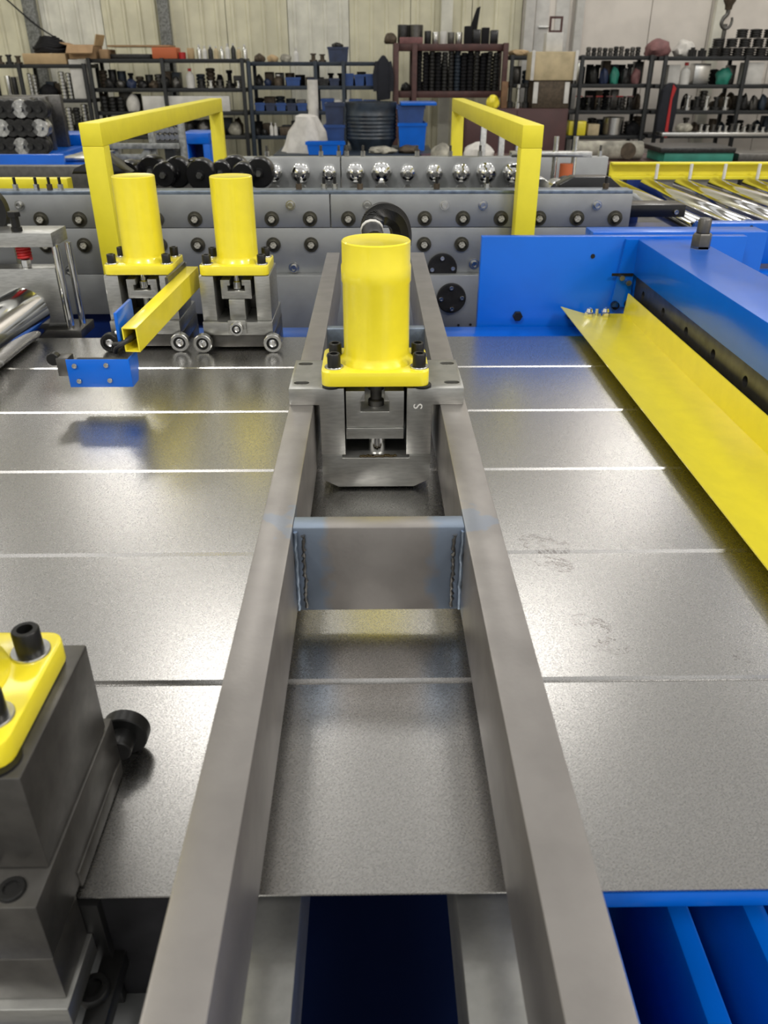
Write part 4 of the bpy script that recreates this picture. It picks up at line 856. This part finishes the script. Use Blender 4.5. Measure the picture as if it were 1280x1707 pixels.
# steel tray with bright bolts in front of the rack
ty = RY - .62; x0, x1 = PY(1104, 220, ty).x, PY(1420, 220, ty).x; zt_ = PY(1190, 221, ty).z
tr = thing('bolt_tray', 'long pale steel tray in front of the gear rack', 'tray', ((x0 + x1) / 2, ty, FLOOR))
box('top', 'zinc', tr, x0, x1, ty, ty + .3, zt_ - .05, zt_, bev=.005)
for x in (x0 + .05, x1 - .05): box('leg', 'rack_black', tr, x - .02, x + .02, ty + .1, ty + .14, FLOOR, zt_ - .05)
row('flange_part', 1166, 1300, 13, 209, zt_, ty + .05, ('bright_part', 'zinc', 'steel_dark'), 'bright_bushing', 'small bright bushing', 'machine part', 'on the long pale tray', 'bushings on the tray', 3)
I('lump', 1132, 1160, 206, zt_, ty + .12, 'dirty_white', 'rag', 'grey rag at the left end of the long pale tray', 'cloth', seed=44)

# ------------------------------------------------------------------ middle ground
wy = 8.6; zt_ = PY(650, 258, wy).z
wt = thing('work_table', 'low steel table carrying the dark barrel and the white cloth', 'table', (PY(590, 258, wy).x, wy + .5, FLOOR)); x0, x1 = PY(455, 258, wy).x, PY(725, 258, wy).x
box('table_top', 'rack_blue', wt, x0, x1, wy, wy + 1.1, zt_ - .06, zt_, bev=.005)
for x in (x0 + .06, x1 - .06):
    for y in (wy + .06, wy + 1.04): box('leg', 'rack_blue', wt, x - .03, x + .03, y - .03, y + .03, FLOOR, zt_ - .06)
x0, x1, zb, zz = PY(575, 200, 9).x, PY(662, 200, 9).x, PY(620, 246, 9).z, PY(620, 171, 9).z; r = (x1 - x0) / 2; h = zz - zt_
pf = [(0, zt_), (r * .78, zt_), (r * .86, zt_ + .06)]
for k in range(7): q = zt_ + .10 + (h - .2) * k / 7; pf += [(r * .97, q), (r, q + .012), (r, q + (h - .2) / 14), (r * .97, q + (h - .2) / 14 + .012)]
pf += [(r * .98, zz - .06), (r, zz - .04), (r, zz), (r * .94, zz), (r * .93, zz - .2), (0, zz - .2)]
tag(MB().lathe(pf, ((x0 + x1) / 2, 9.22, 0), seg=40).build('barrel', 'drum'), 'dark blue ribbed plastic barrel among the blue bins', 'barrel')
def mid(kind, p0, p1, pt_, pb, Y, m, name, label, cat, **k): return item(kind, p0, p1, pt_, PY((p0 + p1) / 2, pb, Y).z if pb else zt_, Y, m, name, label, cat, **k)
mid('bin', 510, 574, 236, None, 8.6, 'blue', 'storage_bin', 'bright blue bin on the table left of the barrel, in front of the white cloth', 'bin', d=.10)
mid('bin', 540, 574, 208, None, 9.15, 'bin_blue', 'storage_bin', 'tall blue bin standing behind the bright blue one', 'bin', d=.3)
mid('bin', 541, 573, 172, 208, 9.17, 'bin_dark', 'storage_bin', 'darker blue tub stacked on the tall blue bin', 'bin', d=.28)
mid('bin', 664, 711, 205, None, 9.05, 'blue', 'storage_bin', 'bright blue bin right of the barrel', 'bin', d=.4); mid('bin', 662, 708, 176, 205, 9.07, 'bin_blue', 'storage_bin', 'blue bin stacked right of the barrel, on the bright one', 'bin', d=.36)
mid('box', 668, 728, 171, 176, 9.02, 'blue', 'bin_lid', 'flat light blue lid lying on the stacked blue bin', 'lid', d=.45)
mid('lump', 614, 664, 245, None, 8.66, 'dirty_white', 'rag', 'dirty pale rag heap in front of the barrel', 'cloth', d=.25, seed=51); mid('lump', 664, 702, 243, None, 8.68, 'brown_part', 'rag', 'brown rag heap in front of the right blue bin', 'cloth', d=.25, seed=52)
# white cloth draped over a stand and a paper tube
x = lambda px: PY(px, 220, 8.75).x
def zp(py): return PY(505, py, 8.75).z
ring = lambda cx, ry, z_, ax, ph, n=28: [(cx + ax * math.cos(2 * PI * k / n) * (1 + .16 * math.sin(5 * 2 * PI * k / n + ph)), 8.95 + ry * math.sin(2 * PI * k / n) * (1 + .16 * math.sin(4 * 2 * PI * k / n + ph)), z_) for k in range(n)]
bm_ = bmesh.new(); rows = [ring(x(504), .20, zt_, x(541) - x(504), 0), ring(x(506), .18, zp(245), x(540) - x(506), .3), ring(x(508), .15, zp(222), x(538) - x(508), .6), ring(x(510), .12, zp(205), x(530) - x(510), .7), ring(x(508), .10, zp(196), x(526) - x(508), .9), ring(x(506), .05, zp(192), x(514) - x(506), .9)]
vs = [[bm_.verts.new(p_) for p_ in rw] for rw in rows]
for a, b in zip(vs, vs[1:]):
    for k in range(28): bm_.faces.new((a[k], a[(k + 1) % 28], b[(k + 1) % 28], b[k]))
bm_.faces.new(vs[-1]); bm_.faces.new(vs[0][::-1]); bmesh.ops.recalc_face_normals(bm_, faces=bm_.faces)
q = MB(); q._merge(bm_); tag(q.build('draped_cloth', 'white_cloth'), 'white cloth draped to the table beside the paper tube', 'cloth')
tp = PY(521, 133, 9.3)
tag(MB().lathe([(.03, zt_), (.085, zt_), (.075, tp.z - .55), (.055, tp.z - .45), (.055, tp.z), (.045, tp.z), (.03, tp.z - .02)], (PY(523, 200, 9.3).x, 9.3, 0), seg=20).build('paper_tube', 'white_cloth'), 'tall white paper roll standing behind the draped cloth', 'paper roll')
# table at the right with barrel and green chest
wy = 7.6; zt2 = PY(1100, 273, wy).z; x0, x1 = PY(712, 273, wy).x, PY(1330, 273, wy).x
wt = thing('work_table', 'dark low bench at the right carrying the beige drum and green chest', 'table', ((x0 + x1) / 2, wy + .5, FLOOR))
box('table_top', 'cabinet_brown', wt, x0, x1, wy, wy + 1, zt2 - .05, zt2, bev=.005)
for x_ in (x0 + .06, x1 - .06):
    for y in (wy + .06, wy + .94): box('leg', 'rack_black', wt, x_ - .03, x_ + .03, y - .03, y + .03, FLOOR, zt2 - .05)
a, b = PY(962, 250, wy + .3).x, PY(1072, 250, wy + .3).x; r = (PY(1020, 236, wy + .3).z - zt2) / 2
dr = MB().lathe([(0, a), (r * .94, a), (r, a + .01), (r, a + .18), (r * 1.03, a + .19), (r * 1.03, a + .21), (r, a + .22), (r, b - .2), (r * 1.03, b - .19), (r * 1.03, b - .17), (r, b - .16), (r, b - .01), (r * .94, b), (0, b)], (0, wy + .35, zt2 + r * 1.03), 'x', seg=30).build('drum', 'dirty_white')
tag(dr, 'dirty beige drum lying on its side on the right bench', 'drum'); q = PY(1051, 252, wy + .2); MB().cyl((q.x, wy + .35 - r * 1.06, zt2 + r * 1.03), .07, .06, 'y', seg=20).build('bung', 'brown_part', dr)
mid2 = lambda kind, p0, p1, pt_, m, name, label, cat, **k: item(kind, p0, p1, pt_, zt2, wy + .05, m, name, label, cat, **k)
o = mid2('box', 1108, 1224, 254, 'green', 'chest', 'turquoise green chest at the right end of the bench', 'chest', d=.5)
MB().box(PY(1100, 250, wy + .05).x, PY(1226, 250, wy + .05).x, wy + .03, wy + .57, PY(1160, 255, wy + .05).z, PY(1160, 246, wy + .05).z, bev=.01).build('lid', 'dark_part', o)
mid2('lump', 720, 760, 240, 'dirty_white', 'rag', 'pale sacking left on the bench behind the right hoop post', 'cloth', d=.3, seed=61); mid2('lump', 775, 828, 238, 'white_cloth', 'rag', 'white sacking on the bench right of the far hoop post', 'cloth', d=.3, seed=62)
mid2('box', 1232, 1300, 256, 'steel_dark', 'steel_block', 'dark steel block at the right edge of the bench', 'block', d=.3)
for k, (px, w_) in enumerate(((806, 8), (837, 8), (866, 7))):
    x_ = PY(px, 230, 6.2).x; tag(MB().box(x_ - .02, x_ + .02, 6.2, 6.24, FLOOR, PY(px, 204, 6.2).z, bev=.003).build('steel_post', 'zinc'), 'slim grey upright post behind the right hoop, %s from the left' % ORD[k], 'post', 'grey posts behind the right hoop')
# far left: second roll former with rows of shafts
ly = 6.0; fl = thing('far_roll_former', 'second roll former far left with dense rows of bright rollers', 'roll former', (PY(30, 230, ly).x, ly + .4, FLOOR))
xa, xb = PY(-60, 260, ly).x, PY(74, 260, ly).x; zb = PY(20, 262, ly).z
box('bed', 'blue', fl, xa, xb, ly, ly + .9, zb - .12, zb, bev=.006)
for x_ in (xa + .1, xb - .1): box('leg', 'blue_dark', fl, x_ - .06, x_ + .06, ly + .1, ly + .2, FLOOR, zb - .12)
FR = MB().lathe([(0, 0), (.02, 0), (.02, .02), (.055, .02), (.06, .03), (.06, .06), (.035, .065), (.035, .10), (.05, .105), (.05, .13), (0, .13)], (0, 0, 0), 'y', seg=16).mesh('forming_roller'); FR.materials.append(MT['bright_part']); FD = FR.copy(); FD.materials.clear(); FD.materials.append(MT['dark_part'])
for j in range(3):
    for k in range(7):
        for lv in range(3):
            p_ = PY(-30 + 16 * k, 196 + 24 * lv, ly + .02 + .3 * j); inst(FR if (k * 3 + lv * 2 + j) % 4 == 0 else FD, 'forming_roller', (p_.x, ly + .02 + .3 * j, zb + .065 + (2 - lv) * .115), fl)
    box('stand', 'steel_dark', fl, xa + .02, xb - .1, ly + .20 + .3 * j, ly + .26 + .3 * j, zb, zb + .36, bev=.004)
def frame_block(p0, p1, pt_, Y, m, label, open_=True):
    x0, x1, z1 = PY(p0, pt_, Y).x, PY(p1, pt_, Y).x, PY((p0 + p1) / 2, pt_, Y).z
    t = thing('machine_stand', label, 'machine stand', ((x0 + x1) / 2, Y + .2, FLOOR)); w_ = (x1 - x0) * .24
    box('top', m, t, x0, x1, Y, Y + .4, z1 - .08, z1, bev=.006); box('side', m, t, x0, x0 + w_, Y, Y + .4, FLOOR, z1 - .08, bev=.006); box('side', m, t, x1 - w_, x1, Y, Y + .4, FLOOR, z1 - .08, bev=.006)
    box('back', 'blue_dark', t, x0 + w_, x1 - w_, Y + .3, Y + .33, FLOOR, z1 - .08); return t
frame_block(72, 133, 224, 7.0, 'blue', 'blue machine stand with dark opening left of the near hoop post'); frame_block(300, 347, 222, 7.0, 'blue', 'blue machine stand seen through the left hoop by its far post')
x0, x1, z1 = PY(72, 262, 4.6).x, PY(150, 262, 4.6).x, PY(110, 262, 4.6).z
t = thing('blue_cabinet', 'low blue cabinet with grey top plate behind the left roll former rail', 'cabinet', ((x0 + x1) / 2, 4.8, FLOOR)); box('body', 'blue', t, x0, x1, 4.6, 5.0, FLOOR, z1 - .02, bev=.006); box('top_plate', 'zinc', t, x0 + .1, x1 + .02, 4.59, 5.0, z1 - .02, z1, bev=.003)
x0, x1, z1 = PY(-60, 292, 4.2).x, PY(74, 292, 4.2).x, PY(40, 286, 4.2).z
t = thing('cable_trough', 'long low blue trough in front of the second roll former', 'trough', ((x0 + x1) / 2, 4.3, FLOOR)); box('front', 'blue', t, x0, x1, 4.2, 4.23, FLOOR, z1, bev=.004); box('back', 'blue', t, x0, x1, 4.5, 4.53, FLOOR, z1 + .05, bev=.004); box('bottom', 'blue_dark', t, x0, x1, 4.23, 4.5, z1 - .2, z1 - .18)
# grey welded stand seen through the left hoop
gy = 5.2; sf = thing('welded_stand', 'grey welded stand with braces seen through the left hoop', 'stand', (PY(240, 262, gy).x, gy + .1, FLOOR))
for px, tp_ in ((189, 224), (252, 208), (303, 200)): x_ = PY(px, 230, gy).x; box('upright', 'column_grey', sf, x_ - .018, x_ + .018, gy, gy + .04, FLOOR, PY(px, tp_, gy).z, bev=.003)
for pa, pb, py in ((178, 300, 243), (178, 258, 261)): z_ = PY(240, py, gy).z; box('cross_rail', 'column_grey', sf, PY(pa, py, gy).x, PY(pb, py, gy).x, gy - .03, gy - .001, z_ - .015, z_ + .015, bev=.003)
pg = [PY(234, 258, gy), PY(252, 258, gy), PY(252, 236, gy)]; MB().prism([(v.x, v.z) for v in pg], gy - .012, gy - .002, 'y').build('gusset', 'column_grey', sf)
for j in range(3):
    for k in range(5):
        p_ = PY(262 + 8.5 * k, 212 + 9 * j, gy + .5); o = MB().lathe([(0, 0), (.018, 0), (.021, .01), (.021, .05), (0, .05)], (p_.x, gy + .5, PY(280, 236, gy + .5).z + .025 + .043 * (2 - j)), 'y', seg=14).build('steel_roller', 'bright_part')
        tag(o, 'small bright roller behind the grey stand, %s row, %s from left' % (('top', 'middle', 'bottom')[j], ORD[k]), 'machine part', 'roller pile behind the grey stand')
zr = PY(280, 236, gy + .5).z; t = thing('roller_shelf', 'small dark shelf under the pile of bright rollers', 'shelf', (PY(280, 236, gy + .5).x, gy + .5, FLOOR)); box('board', 'rack_black', t, PY(256, 236, gy + .5).x, PY(304, 236, gy + .5).x, gy + .45, gy + .62, zr - .02, zr + .003); box('leg', 'rack_black', t, PY(280, 236, gy + .5).x - .03, PY(280, 236, gy + .5).x + .03, gy + .5, gy + .56, FLOOR, zr - .02)
# crane hook
hy = 10.0; hx = PY(1213, 20, hy).x
hk = thing('crane_hook', 'dark crane hook hanging from its block at the top right', 'crane hook', (hx, hy, PY(1213, 38, hy).z))
zz = PY(1213, 18, hy).z
MB().lathe([(0, zz), (.035, zz + .01), (.04, zz + .05), (.065, zz + .09), (.065, zz + .26), (.03, zz + .3), (0, zz + .3)], (hx, hy, 0), seg=18).build('hook_block', 'brown_part', hk)
MB().tube(smooth([(hx, hy, zz + .02), (hx, hy, zz - .03), (hx - .035, hy, zz - .07), (hx - .045, hy, zz - .125), (hx, hy, zz - .165), (hx + .05, hy, zz - .14), (hx + .062, hy, zz - .09), (hx + .055, hy, zz - .06)], 8), lambda u: .024 - .012 * u, 10).build('hook', 'steel_dark', hk)
MB().cyl((hx, hy, zz + .29), .008, TOP - zz - .29, seg=8).build('cable', 'steel_dark', hk)
zr = PY(1213, 62, RY + .2).z; hx2 = PY(1214, 50, RY + .3).x
tag(MB().cyl((hx2, RY + .45, PY(1213, 94, RY).z), .03, PY(1213, 40, RY + .45).z - PY(1213, 94, RY).z, seg=12).build('steel_rod', 'steel_dark'), 'dark steel rod standing upright behind the gear heap, under the hook', 'steel rod')
# thin cable along the left wall
a, b = PY(12, 0, WALLY - .2), PY(108, 72, WALLY - .2)
tag(MB().tube(smooth([(a.x - .3, WALLY - .12, a.z + .25), a, (a + b) / 2 - Vector((0, 0, .05)), b], 6), .012, 6).build('wall_cable', 'black_rough'), 'thin black cable slanting across the cream wall above the hose coil', 'cable')
